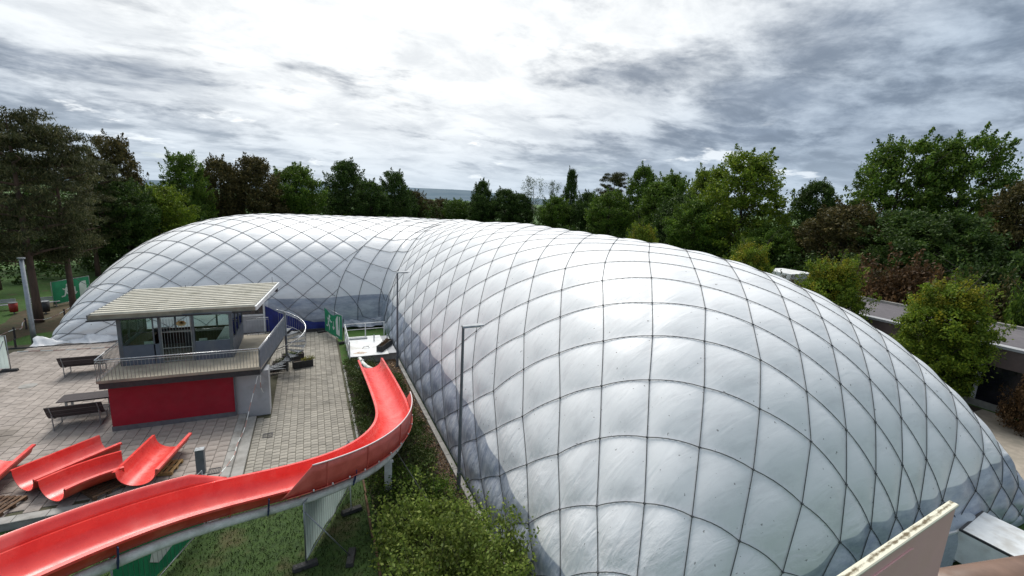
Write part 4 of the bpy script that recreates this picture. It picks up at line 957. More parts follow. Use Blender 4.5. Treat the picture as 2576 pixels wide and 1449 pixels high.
# warning chains: red and white plastic links
MT['chain_red'] = mat('faded red chain', (.42, .25, .22), None, 5, .6)
def chain(pts, label, step=.34, r_=.02):
    o = thing('barrier_chain', pts[0], label, 'barrier chain', 'red and white barrier chains'); P_ = catmull(pts, 14); acc = 0; seg = [P_[0]]; k = 0
    for p, q_ in zip(P_[:-1], P_[1:]):
        acc += (q_-p).length; seg.append(q_)
        if acc > step:
            MB().tube(seg, r_, 5).build('white_link' if k % 2 == 0 else 'red_link', 'paper' if k % 2 == 0 else 'chain_red', o); k += 1; acc = 0; seg = [q_]
chain([(-2.53, 23.0, 2.3), (-2.85, 22.6, 1.1), (-3.05, 21.9, .30), (-3.18, 20.6, .22), (-3.2, 19.6, .22), (-3.5, 18.4, .22), (-3.85, 17.55, .3), (-3.6, 16.4, 1.2), (-3.47, 15.75, 1.85)], 'white and red barrier chain hanging from the tower deck and trailing down the steps')
chain([(-2.42, 23.0, 2.3), (-2.45, 23.25, 1.6), (-2.3, 23.5, 1.05)], 'short loose barrier chain end hanging against the pale grey wall'); 
chain([(-17.1, 36.9, PZ+.03), (-14.5, 36.6, PZ+.02), (-12, 36.5, PZ+.025), (-9.6, 36.3, PZ+.02), (-8.2, 36.5, PZ+.02)], 'white and red barrier chain lying on the plaza in front of the foil-covered dome foot', .55, .03)
# ------------------------------------------------------------------ airlock door and blue tarpaulin in the dome wall
t_ = thing('airlock_door', (-4.2, 38.0, 0), 'white framed glazed door set in the dome wall behind the lifeguard tower', 'door')
m = MB().box(-5.05, -4.95, 37.9, 38.2, 0, 2.5).box(-3.55, -3.45, 37.9, 38.2, 0, 2.5).box(-4.95, -3.55, 37.9, 38.2, 2.4, 2.5).box(-4.95, -3.55, 37.92, 38.18, 1.5, 1.62); m.build('frame', 'white', t_)
MB().box(-4.94, -3.56, 38.0, 38.02, 1.63, 2.39).build('glass', 'darkglass', t_); MB().box(-4.94, -3.56, 38.0, 38.03, .02, 1.49).build('door_leaf', 'greywall', t_)
MB().box(-5.0, -3.5, 38.25, 39.6, 0, 2.45).build('lobby', 'tarp', t_)
xs = np.linspace(-3.44, 1.5, 60); top = np.interp(xs, [-3.44, -2.55, -1.3, 0, .72, 1.05, 1.5], [2.15, 1.6, 1.0, .62, .66, .40, .25]); V = np.zeros((60, 8, 3))
for i in range(60):
    for j in range(8): g = j/7; V[i, j] = (xs[i], 38.18+.05*math.sin(xs[i]*4+g*2)+.10*g, .02+top[i]*g)
v, f = gridmesh(V, np.ones((59, 7), bool)); put('blue_tarpaulin', npmesh('blue_tarpaulin', v, f, 'tarp', True), label='navy blue tarpaulin strip closing the foot of the dome wing beside the door', cat='tarpaulin')
# ------------------------------------------------------------------ inflation duct at the dome's near end
t_ = thing('air_duct', (19.3, 5.0, 0), 'white insulated air duct box with grey tape leading away from the dome end', 'air duct')
dqd = [(18.1, 4.1), (21.0, 3.9), (20.6, 5.55), (18.45, 5.35)]
z0, z1 = .55, 1.62
MB().slab([(18.32, 2.0), (20.28, 2.2), (20.26, 5.57), (18.30, 5.38)], z0, z1).build('duct_box', 'white', t_, bevel=.02)
for k, (xa, xb) in enumerate(((0.0, .07), (1.35, 1.47), (2.6, 2.7))):
    MB().slab([(18.31, 5.37-xb), (20.27, 5.56-xb), (20.27, 5.56-xa), (18.31, 5.37-xa)], z1+.003, z1+.008).build('tape_band', 'darksteel' if k == 0 else 'greyframe', t_)
MB().slab([(18.318, 2.0), (18.36, 2.0), (18.34, 5.37), (18.298, 5.37)], z1-.06, z1+.012).build('edge_trim', 'darksteel', t_)
MB().slab([(18.29, 4.25), (18.31, 4.25), (18.31, 4.4), (18.29, 4.4)], .8, 1.3).build('tape_band', 'greyframe', t_)
for (x, y) in ((18.45, 2.4), (20.1, 2.5), (18.45, 5.0), (20.1, 5.1)): MB().box(x-.06, x+.06, y-.06, y+.06, -.06, z0).build('leg', 'darksteel', t_)
t2 = thing('duct_sleeve', (18.5, 6.2, 0), 'grey translucent fabric sleeve joining the air duct to the dome end', 'duct sleeve')
V = np.zeros((16, 14, 3))
for i in range(16):
    s = i/15
    for j in range(14):
        an = math.pi*j/13; w = 2.1+(1.0-2.1)*s; hh_ = 2.3+(1.60-2.3)*s**.7
        cx_ = 18.2+(19.28-18.2)*s; cy_ = 6.1+(5.40-6.1)*s
        V[i, j] = (cx_-math.cos(an)*w, cy_+math.cos(an)*-.1, max(.0, hh_*min(1, max(0., math.sin(an))**.28))+.05*math.sin(7*s+j))
v, f = gridmesh(V, np.ones((15, 13), bool)); MT['sleeve'] = mat('grey sleeve foil', (.42, .46, .50), (.32, .36, .41), 1.4, .3, bump=.6, bscale=3)
put('sleeve', npmesh('sleeve', v, f, 'sleeve', True), t2)
MB().tube([(16.0, 5.95, 1.0), (16.4, 5.9, 2.1), (18.0, 5.75, 2.32), (20.2, 5.9, 2.25), (20.4, 5.9, 1.0)], .02, 6).build('lacing_cable', 'cable', t2)
MB().beam((17.4, 5.75, 1.45), (18.5, 5.6, 1.5), .5, .06).build('fold_flap', 'white', t2)
# ------------------------------------------------------------------ slide tower the photographer stands on
tw = thing('slide_tower', (1.2, 0, 0), 'pink clad railing panel with grimy cream cap and brown beam of the slide tower', 'tower')
PT = 9.65
PR_ = math.atan2(.08, 1); PO = (2.868, .882, 0)
put('cladding_panel', MB().box(-3.2, -.006, -.012, .012, 8.35, PT-.014).mesh('cladding_panel', 'pinkp'), tw, loc=PO, rotz=PR_, bevel=.003)
put('panel_cap', MB().box(-3.21, 0, -.019, .019, PT-.0135, PT).mesh('panel_cap', 'cap'), tw, loc=PO, rotz=PR_, bevel=.004)
rec = MB(); poly = [(0.0, 0), (1.92, 0)]+[(1.92+.05*math.sin(R(a_)), -.05+.05*math.cos(R(a_))) for a_ in range(0, 91, 15)]+[(1.97, -.8), (0, -.8)]
rec.prism(poly, (-2.40, -.0125, PT-.075), (1, 0, 0), (0, 0, 1), (0, -.006, 0)); put('raised_field', rec.mesh('raised_field', 'pinkp'), tw, loc=PO, rotz=PR_, bevel=.003)
MB().tube([(2.7, .97, 9.01), (3.6, .775, 9.01), (4.6, .555, 9.01), (5.7, .31, 9.01)], .13, 16).build('brown_beam', 'brown', tw, smooth=True)
MB().box(-.8, 2.9, -1.5, 1.06, 8.2, 8.34).build('tower_floor', 'darksteel', tw)
for (x, y) in ((-.7, .7), (2.5, .7), (-.7, -1.4), (2.5, -1.4)): MB().box(x-.08, x+.08, y-.08, y+.08, -.1, 8.2).build('tower_post', 'brown', tw)
MB().beam((2.72, .965, 8.34), (2.72, .965, 9.0), .12, .12, up=(1, 0, 0)).build('beam_bracket', 'brown', tw)
MB().box(5.5, 5.66, .26, .42, -.1, 8.9).build('tower_post', 'brown', tw)
# ------------------------------------------------------------------ flat-roofed pool building on the right, kiosk
pb = thing('flat_roofed_building', (41, 12, 0), 'long flat-roofed building with gravel roof, pale edge cap, brown fascia and dark glazing', 'building')
MB().box(37.45, 46, -4, 24.5, 2.7, 3.86).build('fascia', 'brownwall', pb); MB().box(37.6, 46, -4, 24.4, -.1, .35).build('base_wall', 'concrete', pb)
MB().box(37.9, 45.9, -3.9, 24.3, .36, 2.69).build('core_wall', 'darksteel', pb)
MB().box(38.0, 45.7, -3.8, 24.3, 3.862, 3.90).build('roof_gravel', 'asphalt', pb)
MB().box(37.35, 37.99, -4.05, 24.6, 3.864, 4.02).build('edge_cap', 'greywall', pb); MB().box(45.72, 46.0, -4.0, 24.5, 3.864, 4.10).build('rear_cap', 'concrete', pb)
for k in range(9):
    y0 = -3.0+k*3.0; MB().box(37.66, 37.69, y0+.11, y0+2.89, .36, 2.69).build('window_pane', 'darkglass', pb); MB().box(37.60, 37.72, y0-.10, y0+.10, .352, 2.698).build('window_mullion', 'white' if k in (4, 5) else 'greywall', pb)
kk = thing('white_kiosk', (46.5, 31.2, 0), 'small white flat-roofed hut half hidden behind the dome among bushes', 'hut')
MB().box(45.2, 48.5, 30.0, 33.0, -.1, 4.55).build('wall', 'white', kk); MB().box(44.9, 48.8, 29.6, 33.3, 4.552, 5.15).build('roof_fascia', 'white', kk); MB().box(45.17, 45.19, 30.5, 31.6, 3.0, 4.3).build('window', 'darkglass', kk)
# ------------------------------------------------------------------ meadow furniture
def park_bench(x, y, rot, label):
    o = thing('park_bench', (0, 0, 0), label, 'bench', 'pale wooden benches in the meadow')
    for k in range(3): MB().box(-.95, .95, -.22+k*.15, -.22+k*.15+.13, .43, .47).build('seat_plank', 'greywall', o)
    for k in range(2): MB().beam((-.95, .30+.03*k, .62+.17*k), (.95, .30+.03*k, .62+.17*k), .03, .14).build('back_plank', 'greywall', o)
    for s in (-.7, .7):
        MB().box(s-.04, s+.04, -.2, .2, 0, .428).build('leg', 'concrete', o); MB().beam((s, .26, .2), (s, .37, .92), .05, .04, up=(1, 0, 0)).build('back_support', 'concrete', o)
    o.location = (x, y, -.05); o.rotation_euler.z = rot
park_bench(-21.4, 51.0, R(25), 'pale grey park bench under the pines beside a dark bin'); park_bench(-24.0, 50.4, R(20), 'pale park bench in the meadow cut off by the red bin side'); 
def bin_(x, y, m_, label, h=.75, r_=.28):
    o = thing('litter_bin', (x, y, -.05), label, 'litter bin'); n = 16
    MB().tube([(x, y, .12), (x, y, .12+h)], [r_*.92, r_], n).build('drum', m_, o, smooth=True); MB().tube([(x, y, .121+h), (x, y, .15+h)], r_*1.04, n).build('rim', 'steel', o); MB().tube([(x, y, -.05), (x, y, .119)], .05, 8).build('stand', 'steel', o)
MT['binred'] = mat('red bin', (.36, .03, .02), (.27, .022, .016), 4, .55)
bin_(-22.5, 49.0, 'binred', 'red litter bin with pale rim standing at the edge of the meadow', .75, .27); bin_(-20.4, 48.6, 'darksteel', 'dark litter bin next to the pale bench under the pines', .85, .3)
for k, (x, y) in enumerate(((-17.6, 37.9), (-19.0, 41.0), (-19.5, 43.6), (-18.3, 46.2), (-20.6, 39.2))):
    o = thing('marker_post', (x, y, -.05), ('short dark post beside the grey mast at the lawn edge', 'short dark chain post in the littered grass near the mast', 'short dark chain post in the grass by the pine trunk', 'short dark chain post nearest the exit banner between the pines', 'short dark post farthest out in the meadow grass')[k], 'post', 'short posts carrying the meadow chain')
    MB().tube([(x, y, -.06), (x, y, .75)], [.06, .055], 8).build('stake', 'wood_dark', o)
    MB().tube([(x, y, .75), (x, y, .79)], .07, 8).build('cap', 'rubber', o)
chain([(-20.6, 39.2, .6), (-19.8, 40.1, .35), (-19.0, 41.0, .62), (-19.2, 42.3, .35), (-19.5, 43.6, .62), (-18.9, 44.9, .35), (-18.3, 46.2, .62), (-18.6, 49.2, .7), (-18.6, 52.3, 1.4)], 'white and red barrier chain strung between short posts at the meadow edge', .5, .028)
# ------------------------------------------------------------------ vegetation
def limbs(mb, rng, z0, z1, rad, n, r0, rise=.6):
    for k in range(n):
        an = rng.uniform(0, 6.28); z = rng.uniform(z0, z1); l_ = rad*rng.uniform(.5, .95); h = l_*rise*rng.uniform(.5, 1.2)
        p = [(0, 0, z), (math.cos(an)*l_*.35, math.sin(an)*l_*.35, z+h*.45), (math.cos(an+.2)*l_*.7, math.sin(an+.2)*l_*.7, z+h*.8), (math.cos(an+.1)*l_, math.sin(an+.1)*l_, z+h)]
        mb.tube(p, [r0, r0*.7, r0*.4, r0*.12], 6, cap=False)
def clumps(rng, n, z0, z1, rad, shape):
    """clump centres inside an envelope radius(z)"""
    out = []
    while len(out) < n:
        z = rng.uniform(0, 1); r_ = shape(z)*rad; an = rng.uniform(0, 6.28); d = r_*math.sqrt(rng.uniform(.06, 1))
        out.append((math.cos(an)*d, math.sin(an)*d, z0+(z1-z0)*z))
    return np.array(out)
def tree_proto(kind, seed, H, rad, z0, nc, lpc, cr, ls, shape, bark, rise=.7, flat=.75, updir=0., aspect=.55, shoots=0, trunk_r=.2, lean=.15, nl=14, hang=0., tipn=0):
    rng = random.Random(seed); r_ = np.random.default_rng(seed)
    C_ = clumps(rng, nc, z0, H-.4, rad, shape); pos = []; dirs = []
    for c in C_:
        n = int(lpc*rng.uniform(.6, 1.4)); d = r_.normal(size=(n, 3)); d /= np.linalg.norm(d, axis=1, keepdims=True)
        rr = cr*rng.uniform(.6, 1.35); q_ = d*rr*(r_.random((n, 1))**.5)*np.array([1, 1, flat])
        if hang: q_[:, 2] -= np.abs(r_.normal(size=n))*hang
        pos.append(c+q_)
    for k in range(shoots):      # thin feathery shoots breaking the outline
        an = rng.uniform(0, 6.28); z = rng.uniform(.35, 1); rr = shape(z)*rad*rng.uniform(.75, 1.0); b_ = np.array([math.cos(an)*rr, math.sin(an)*rr, z0+(H-.4-z0)*z]); l_ = rng.uniform(.6, 1.5)
        dr = np.array([math.cos(an)*.6, math.sin(an)*.6, .9]); n = int(60*l_); t = r_.random((n, 1)); pos.append(b_+dr*t*l_+r_.normal(size=(n, 3))*.26*(1.15-t))
    tips = None
    if tipn:
        tp = []
        for k in range(tipn):
            z = rng.uniform(.55, 1)**.7; an = rng.uniform(0, 6.28); rr = shape(z)*rad*rng.uniform(.55, 1.02); c = np.array([math.cos(an)*rr, math.sin(an)*rr, z0+(H-.3-z0)*z]); n = 60; tt = r_.random((n, 1)); tp.append(c+np.array([math.cos(an)*.15, math.sin(an)*.15, .8])*(tt-.2)+r_.normal(size=(n, 3))*.13)
        tp = np.concatenate(tp); tips = leafmesh('crown_tips', tp, r_.uniform(ls*.7, ls*1.3, len(tp)), r_, 'leaf_yellow', aspect, updir)
    pos = np.concatenate(pos); me = leafmesh('crown', pos, r_.uniform(ls*.7, ls*1.35, len(pos)), r_, 'leaf_mid', aspect, updir)
    tb = MB(); lx, ly = rng.uniform(-lean, lean), rng.uniform(-lean, lean)
    tb.tube([(0, 0, -.3), (0, 0, H*.12), (lx*.5, ly*.5, H*.45), (lx, ly, H*.75), (lx*1.4, ly*1.4, H*.97)], [trunk_r*1.25, trunk_r, trunk_r*.75, trunk_r*.42, trunk_r*.08], 9)
    limbs(tb, rng, z0*.9, H*.8, rad, nl, trunk_r*.38, rise)
    return (tb.mesh('trunk', bark, True), me, H, rad, tips)
rs = lambda z: (max(0., 1-(2*z-1)**2))**.5*(.85+.15*math.sin(z*9+1))
egg = lambda z: max(0., math.sin(math.pi*min(1, max(0, z))**.72))**.8
PR = {
 'broad': tree_proto('broad', 1, 12, 4.2, 1.2, 270, 140, .80, .25, lambda z: .35+.65*rs(z) if z < .5 else rs(z)+.05, 'bark', shoots=46),
 'broad2': tree_proto('broad', 2, 13, 4.0, 1.4, 250, 140, .85, .25, lambda z: .25+.75*egg(z), 'bark', shoots=40),
 'ash': tree_proto('ash', 3, 15, 4.8, 1.2, 300, 130, .8, .25, lambda z: .3+.72*egg(z), 'bark', shoots=70, updir=.3),
 'pine': tree_proto('pine', 4, 14, 3.4, 4.4, 125, 210, .95, .30, lambda z: .45+.6*math.sin(math.pi*(z*.8+.12)), 'pine_bark', flat=.34, aspect=.2, updir=.8, trunk_r=.24, rise=.25, nl=22),
 'birch': tree_proto('birch', 5, 15, 2.4, 6.5, 46, 60, .62, .20, lambda z: .35+.7*math.sin(math.pi*(z*.8+.1)), 'birch_bark', hang=.9, trunk_r=.12, rise=1.1, nl=16),
 'column': tree_proto('column', 6, 8, 2.2, .5, 430, 150, .42, .15, lambda z: .18+.88*math.sin(math.pi*min(1, .14+.80*z)), 'bark', shoots=50, tipn=70, updir=.8, trunk_r=.10, lean=.03, rise=1.6, nl=20),
 'bush': tree_proto('bush', 7, 3.0, 2.4, .2, 170, 130, .55, .15, lambda z: .75*math.sqrt(max(0, 1-z*z))+.25*(1-z), 'bark', shoots=24, trunk_r=.06, rise=.8, nl=14),
}
def tree(kind, x, y, h, rad, leaf, label, name='tree', cat='tree', group=None, rot=None, z=-.06):
    tm, cm, H, r0, tips = PR[kind]; t = thing(name, (x, y, z), label, cat, group)
    k = put('trunk', tm, t); c = put('crown', cm, t)
    kids = [k, c]+([put('crown_tips', tips, t)] if tips else [])
    for o in kids: o.matrix_parent_inverse = Matrix.Identity(4)
    c.material_slots[0].link = 'OBJECT'; c.material_slots[0].material = MT[leaf]
    t.scale = (rad/r0, rad/r0, (h-z)/H); t.rotation_euler.z = (x*12.9898+y*78.233) % 6.28 if rot is None else rot
    return t
GB = 'trees of the wood behind the dome'; GR = 'trees of the park on the dome\'s right flank'; GP = 'pines beyond the plaza'
for a_ in (
 ('pine', -19.6, 45.6, 16.0, 3.6, 'needle', 'tall dark pine with bare trunk rising behind the grey mast', GP),
 ('pine', -18.3, 47.8, 14.8, 3.0, 'needle', 'dark pine whose trunk stands in front of the exit banner', GP),
 ('pine', -23.2, 67.5, 13.6, 3.4, 'needle', 'slim dark pine trunk close to the dome wing\'s end', GP),
 ('pine', -26.0, 52.5, 15.4, 4.0, 'needle', 'broad dark pine over the open meadow', GP),
 ('pine', -28.5, 60.0, 15.8, 4.2, 'needle', 'dark pine at the back of the meadow', GP),
 ('ash', -24.0, 78.4, 16.9, 4.0, 'leaf_autumn', 'feathery tree with orange-brown top above the pines', GB),
 ('broad', -17.6, 72.9, 10.7, 3.8, 'leaf_bright', 'yellow-green low tree behind the wing\'s end', GB),
 ('broad', -20.5, 69.2, 11.0, 3.8, 'leaf_dark', 'dark green tree filling the gap behind the slim pine', GB),
 ('ash', -17.2, 83.4, 15.7, 3.8, 'leaf_mid', 'loose grey-green tree with spiky top left of the reddish tree', GB),
 ('broad', -13.6, 88.8, 15.5, 4.0, 'leaf_autumn', 'olive-brown tree next to the loose grey-green tree', GB),
 ('broad2', -8.4, 89.5, 16.3, 4.8, 'leaf_autumn', 'dark reddish-brown rounded tree behind the dome wing', GB),
 ('broad', -2.2, 94.0, 15.5, 5.4, 'leaf_mid', 'wide mid-green rounded tree behind the dome wing', GB),
 ('broad2', 7.0, 104.8, 17.8, 5.4, 'leaf_dark', 'tall round dark tree standing free above the dome ridge', GB),
 ('broad', 11.5, 99.4, 13.8, 4.3, 'leaf_dark', 'lower dark tree joining the round tree and the twiggy tree', GB),
 ('ash', 17.1, 103.6, 16.4, 4.4, 'leaf_dark', 'twiggy dark tree beside the gap with the distant hills', GB),
 ('broad', 24.5, 115.4, 12.4, 3.6, 'leaf_autumn', 'small thin-topped tree at the edge of the hill gap', GB),
 ('broad', 41.4, 112.6, 16.0, 3.2, 'leaf_dark', 'narrow grey-green tree right of the hill gap', GB),
 ('broad2', 46.3, 108.6, 14.2, 4.6, 'leaf_dark', 'rounded dark tree left of the birches', GB),
 ('broad', 20.9, 110.0, 12.5, 3.6, 'leaf_dark', 'low dark tree just left of the hill gap', GB),
 ('broad2', 29.0, 121.6, 10.6, 4.2, 'leaf_autumn', 'low brownish tree below the distant hills', GB),
 ('ash', 33.9, 125.5, 11.0, 3.6, 'leaf_autumn', 'thin bare-topped tree in the middle of the hill gap', GB),
 ('broad', 36.7, 119.5, 10.9, 3.8, 'leaf_mid', 'low green tree at the right side of the hill gap', GB),
 ('broad', 40.0, 110.0, 12.4, 3.6, 'leaf_dark', 'dark tree in front of the narrow grey-green tree', GB),
 ('broad2', 49.4, 106.0, 13.2, 4.0, 'leaf_dark', 'dark tree at the foot of the birches', GB),
 ('broad', 55.0, 97.0, 12.8, 4.4, 'leaf_mid', 'mid-green tree in front of the birch stems', GB),
 ('broad2', 59.9, 67.2, 16.0, 4.6, 'leaf_mid', 'full green tree between the spiky tree and the wispy tree', GR),
 ('broad', 57.0, 58.0, 13.5, 4.6, 'leaf_dark', 'shaded green tree just over the dome ridge', GR),
 ('birch', 52.8, 105.5, 18.1, 3.4, 'leaf_dark', 'thin white-stemmed birch with sparse drooping crown', GB),
 ('birch', 57.1, 103.2, 17.3, 2.8, 'leaf_dark', 'airy birch leaning between two taller ones', GB),
 ('broad2', 61.2, 100.9, 19.9, 2.2, 'leaf_dark', 'slender column-like tree towering over the birches', GB),
 ('pine', 62.3, 84.5, 18.9, 3.4, 'needle', 'almost black pine top above the green wood', GR),
 ('broad', 53.2, 72.6, 13.9, 4.8, 'leaf_mid', 'rounded mid-green tree below the black pine', GR),
 ('broad', 60.5, 91.8, 14.1, 4.2, 'leaf_dark', 'dark tree between the column tree and the black pine', GR),
 ('broad2', 65.3, 78.4, 19.8, 4.2, 'leaf_mid', 'tall spiky green tree next to the black pine', GR),
 ('broad', 65.0, 69.3, 17.8, 4.8, 'leaf_mid', 'broad green tree with yellowish side behind the dome ridge', GR),
 ('ash', 62.9, 58.7, 18.3, 4.6, 'leaf_bright', 'loose yellow-green tree with wispy shoots', GR),
 ('ash', 58.9, 48.0, 19.9, 7.0, 'leaf_bright', 'large bright green tree with feathery top and dark clumps', GR),
 ('broad', 52.6, 50.6, 12.6, 4.6, 'leaf_mid', 'lower green tree in front of the large bright tree', GR),
 ('broad2', 72.7, 45.9, 16.5, 4.2, 'leaf_dark', 'dense dark blue-green round tree between the two bright trees', GR),
 ('broad', 61.0, 34.3, 12.7, 5.2, 'leaf_autumn', 'wide brown autumn tree behind the yellow-tipped row', GR),
 ('ash', 70.2, 33.9, 21.4, 6.4, 'leaf_mid', 'very tall green tree over the flat-roofed building', GR),
 ('ash', 72.6, 28.6, 21.6, 5.8, 'leaf_mid', 'very tall tree with windswept top at the building\'s end', GR),
 ('broad2', 66.0, 20.6, 15.6, 4.2, 'leaf_autumn', 'brownish tree over the roof of the flat-roofed building', GR),
 ('broad', 58.6, 23.2, 12.0, 5.2, 'leaf_dark', 'dark shaded tree behind the roof planting', GR),
 ('broad2', 60.6, 28.3, 12.2, 5.0, 'leaf_dark', 'dark tree merging with the brown autumn tree', GR),
 ('broad', 56.5, 41.0, 9.5, 4.2, 'leaf_mid', 'leafy low tree above the white hut', GR),
): tree(a_[0], a_[1], a_[2], a_[3], a_[4], a_[5], a_[6], {'pine': 'pine_tree', 'birch': 'birch_tree'}.get(a_[0], 'broadleaf_tree'), 'tree', a_[7])
GY = 'row of small yellow-tipped trees in front of the flat-roofed building'
for (x, y, h, r_, lb) in ((35.2, 13.1, 7.5, 2.25, 'small dense green tree with yellow tips in front of the dark glazing'), (35.2, 20.0, 7.9, 2.15, 'small dense green tree with yellow tips before the end of the gravel roof'), (35.2, 27.0, 8.3, 2.1, 'small yellow-tipped tree beside the white hut'), (35.2, 41.4, 8.9, 2.0, 'small yellow-tipped tree peeping over the dome ridge')):
    t = tree('column', x, y, h, r_, 'leaf_bright' if y > 15 else 'leaf_bright', lb, 'young_tree', 'tree', GY)
GS = 'shrubs behind the flat roof'
for (x, y, h, r_, lf, lb) in ((50.0, 21.5, 7.4, 4.4, 'leaf_red', 'russet red shrub behind the gravel roof'), (50.5, 26.5, 6.4, 3.6, 'leaf_autumn', 'olive brown shrub beside the russet shrub'), (49.5, 16.5, 6.4, 3.2, 'leaf_autumn', 'brownish shrub right of the russet shrub'), (49.0, 13.6, 6.9, 2.2, 'leaf_mid', 'pointed pale green shrub behind the roof edge'), (49.5, 11.0, 5.4, 2.6, 'leaf_mid', 'low green shrub at the end of the roof planting'), (53.0, 18.0, 8.0, 4.2, 'leaf_dark', 'dark shrub in the shade behind the roof planting'), (47.5, 32.5, 3.0, 3.0, 'leaf_mid', 'low green shrub against the white hut'), (44.0, 28.6, 4.6, 2.4, 'leaf_autumn', 'brown-green shrub right of the white hut'), (35.6, 8.6, 3.4, 1.6, 'leaf_red', 'dark red shrub at the terrace by the glazing'), (50.0, 7.5, 5.6, 3.2, 'leaf_autumn', 'brown shrub beyond the terrace end of the roof')):
    tree('bush', x, y, h, r_, lf, lb, 'shrub', 'shrub', GS)
# continuous understorey of the wood
def understory():
    rng = random.Random(21); r_ = np.random.default_rng(21); pos = []
    def run(pts, n, hmin, hmax, w):
        for k in range(n):
            t = rng.random()*(len(pts)-1); i = int(t); g = t-i; x = pts[i][0]*(1-g)+pts[i+1][0]*g+rng.uniform(-w, w); y = pts[i][1]*(1-g)+pts[i+1][1]*g+rng.uniform(-w, w); h = rng.uniform(hmin, hmax)
            m_ = 46; d = r_.normal(size=(m_, 3)); d /= np.linalg.norm(d, axis=1, keepdims=True); pos.append(np.array([x, y, h])+d*rng.uniform(.6, 1.5)*r_.random((m_, 1))**.5)
    run([(-46, 60), (-34, 72), (-24, 82), (-12, 92), (0, 98), (16, 106), (30, 118), (46, 116), (58, 104), (64, 88), (66, 74), (64, 62), (64, 50), (66, 40), (66, 30), (64, 18), (62, 6), (60, -8)], 2600, .4, 10.2, 3.0)
    run([(-30, 64), (-22, 72), (-12, 78), (4, 84), (20, 88), (38, 88), (50, 76), (54, 62), (54, 50), (56, 38), (57, 28), (56, 16), (55, 4)], 1300, .2, 6.5, 2.2)
    pos = np.concatenate(pos); put('wood_understorey', leafmesh('wood_understorey', pos, r_.uniform(.22, .46, len(pos)), r_, 'leaf_dark'), kind='stuff', label='dark mass of undergrowth filling the wood behind the dome', cat='undergrowth')
    pos = []
    run([(-60, 150), (0, 190), (30, 210), (70, 200), (140, 140), (180, 60)], 1500, .5, 9.5, 9); 
    pos = np.concatenate(pos); put('far_wood', leafmesh('far_wood', pos, r_.uniform(.5, .9, len(pos)), r_, 'leaf_dark'), kind='stuff', label='distant treetops in the gap towards the hills', cat='wood')
understory()
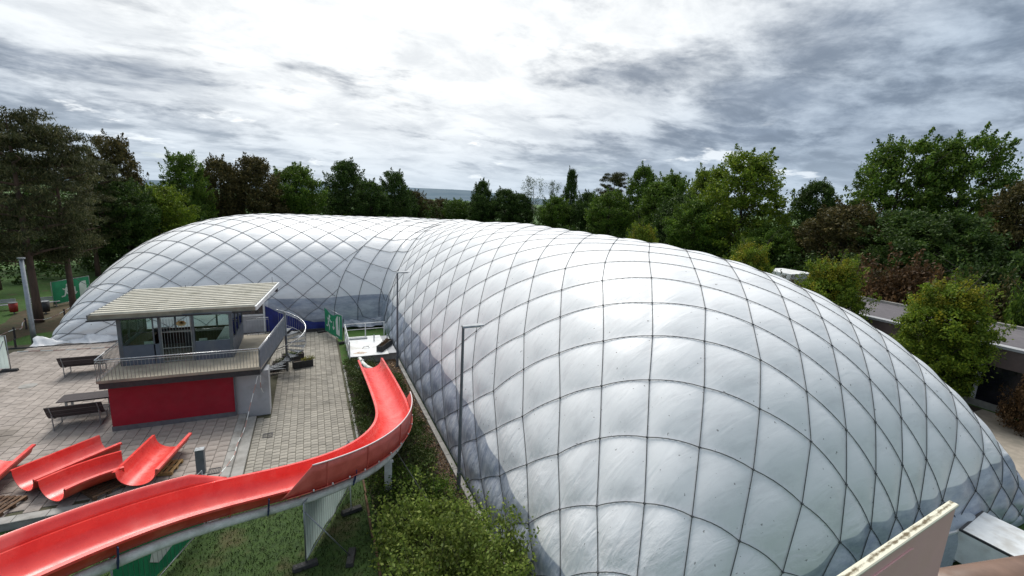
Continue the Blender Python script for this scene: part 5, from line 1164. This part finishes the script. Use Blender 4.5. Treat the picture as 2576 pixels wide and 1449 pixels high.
# ground-cover conifers in the planting bed and the big shrub
rng = random.Random(31); r_ = np.random.default_rng(31); pos = []
for k in range(1250):
    y = rng.uniform(10.2, 29.3); x = rng.uniform(1.75, 4.62-.45*max(0, math.sin(y*.9)))
    if y > 26.5 and x > 3.4: continue
    h = .18+.22*math.sin(x*2.1+y*1.3)**2+rng.uniform(0, .16); n = 40; d = r_.normal(size=(n, 3)); d /= np.linalg.norm(d, axis=1, keepdims=True); d[:, 2] = np.abs(d[:, 2])*.8
    pos.append(np.array([x, y, h*.5])+d*np.array([.36, .36, h])*r_.random((n, 1))**.4)
pos = np.concatenate(pos); put('ground_cover', leafmesh('ground_cover', pos, r_.uniform(.07, .16, len(pos)), r_, 'leaf_juniper', .35), kind='stuff', label='low evergreen ground cover in the planting bed under the slide', cat='ground cover')
def shrub(x, y, rx, ry, h, leaf, nc, lpc, ls, label, seed, shoots=20, name='leafy_shrub'):
    rng = random.Random(seed); r_ = np.random.default_rng(seed); t = thing(name, (x, y, 0), label, 'shrub', 'leafy shrubs at the foot of the dome'); pos = []; tb = MB()
    for k in range(nc):
        an = rng.uniform(0, 6.28); d = math.sqrt(rng.random()); zz = h*(1-.55*d*d)*rng.uniform(.25, 1); c = np.array([x+rx*d*math.cos(an), y+ry*d*math.sin(an), zz]); n = int(lpc*rng.uniform(.6, 1.4)); q_ = r_.normal(size=(n, 3))*.17; pos.append(c+q_)
        if k % 3 == 0: tb.tube([(x+rx*.3*d*math.cos(an), y+ry*.3*d*math.sin(an), -.05), (c[0]*.5+x*.5, c[1]*.5+y*.5, zz*.6), tuple(c)], [.016, .011, .004], 5, cap=False)
    for k in range(shoots):
        an = rng.uniform(0, 6.28); d = rng.uniform(.3, 1); b_ = np.array([x+rx*d*math.cos(an), y+ry*d*math.sin(an), h*(1-.5*d*d)*.8]); l_ = rng.uniform(.5, 1.1); dr = np.array([.35*math.cos(an), .35*math.sin(an), 1]); n = int(22*l_); tt = r_.random((n, 1)); pos.append(b_+dr*tt*l_+r_.normal(size=(n, 3))*.07)
        tb.tube([tuple(b_), tuple(b_+dr*l_)], [.008, .003], 4, cap=False)
    pos = np.concatenate(pos); put('foliage', leafmesh('foliage', pos, r_.uniform(ls*.7, ls*1.3, len(pos)), r_, leaf, .6), t); tb.build('stems', 'bark', t, kind='stuff')
shrub(3.0, 11.9, 1.5, 1.9, 1.7, 'leaf_shrub', 95, 80, .12, 'broad light green leafy shrub between the lawn edging and the dome kerb', 41, 60)
shrub(4.25, 10.0, 1.1, 1.6, 2.2, 'leaf_shrub', 85, 72, .11, 'taller light green shrub with loose shoots against the dome foil', 42, 55)
shrub(2.3, 9.4, 1.1, 1.5, 1.7, 'leaf_shrub', 76, 74, .11, 'light green shrub at the lawn edging below the tower', 43, 34)
shrub(3.9, 14.2, .6, .9, .8, 'leaf_mid', 30, 55, .09, 'small darker green shrub next to the lamp post foot', 44, 6)
shrub(2.6, 15.3, .9, 1.2, .75, 'leaf_mid', 40, 60, .09, 'low dark green shrub around the slide support post', 45, 6)
# lawn tufts and fallen leaves
n = 26000; P_ = np.stack([r_.uniform(-10, 1.45, n), r_.uniform(8.5, 17.6, n), np.full(n, -.02)], 1); dd = r_.normal(size=(n, 3))*.4; dd[:, 2] = 1
put('lawn_grass', leafmesh('lawn_grass', P_, r_.uniform(.06, .13, n), r_, 'grassb', .22, dirs=dd), kind='stuff', label='short dark green lawn grass under the slide', cat='grass')
n = 5000; P_ = np.stack([r_.uniform(-3, 1.6, n), 17.75+np.abs(r_.normal(size=n))*.10+.12*np.sin(r_.uniform(0, 20, n)), r_.uniform(-.03, .08, n)], 1); P_[:, 1] = 17.9-np.abs(r_.normal(size=n))*.18
put('grass_verge', leafmesh('grass_verge', P_, r_.uniform(.05, .14, n), r_, 'grassb', .25, updir=.8), kind='stuff', label='ragged grass edge growing along the front of the lower pavers', cat='grass')
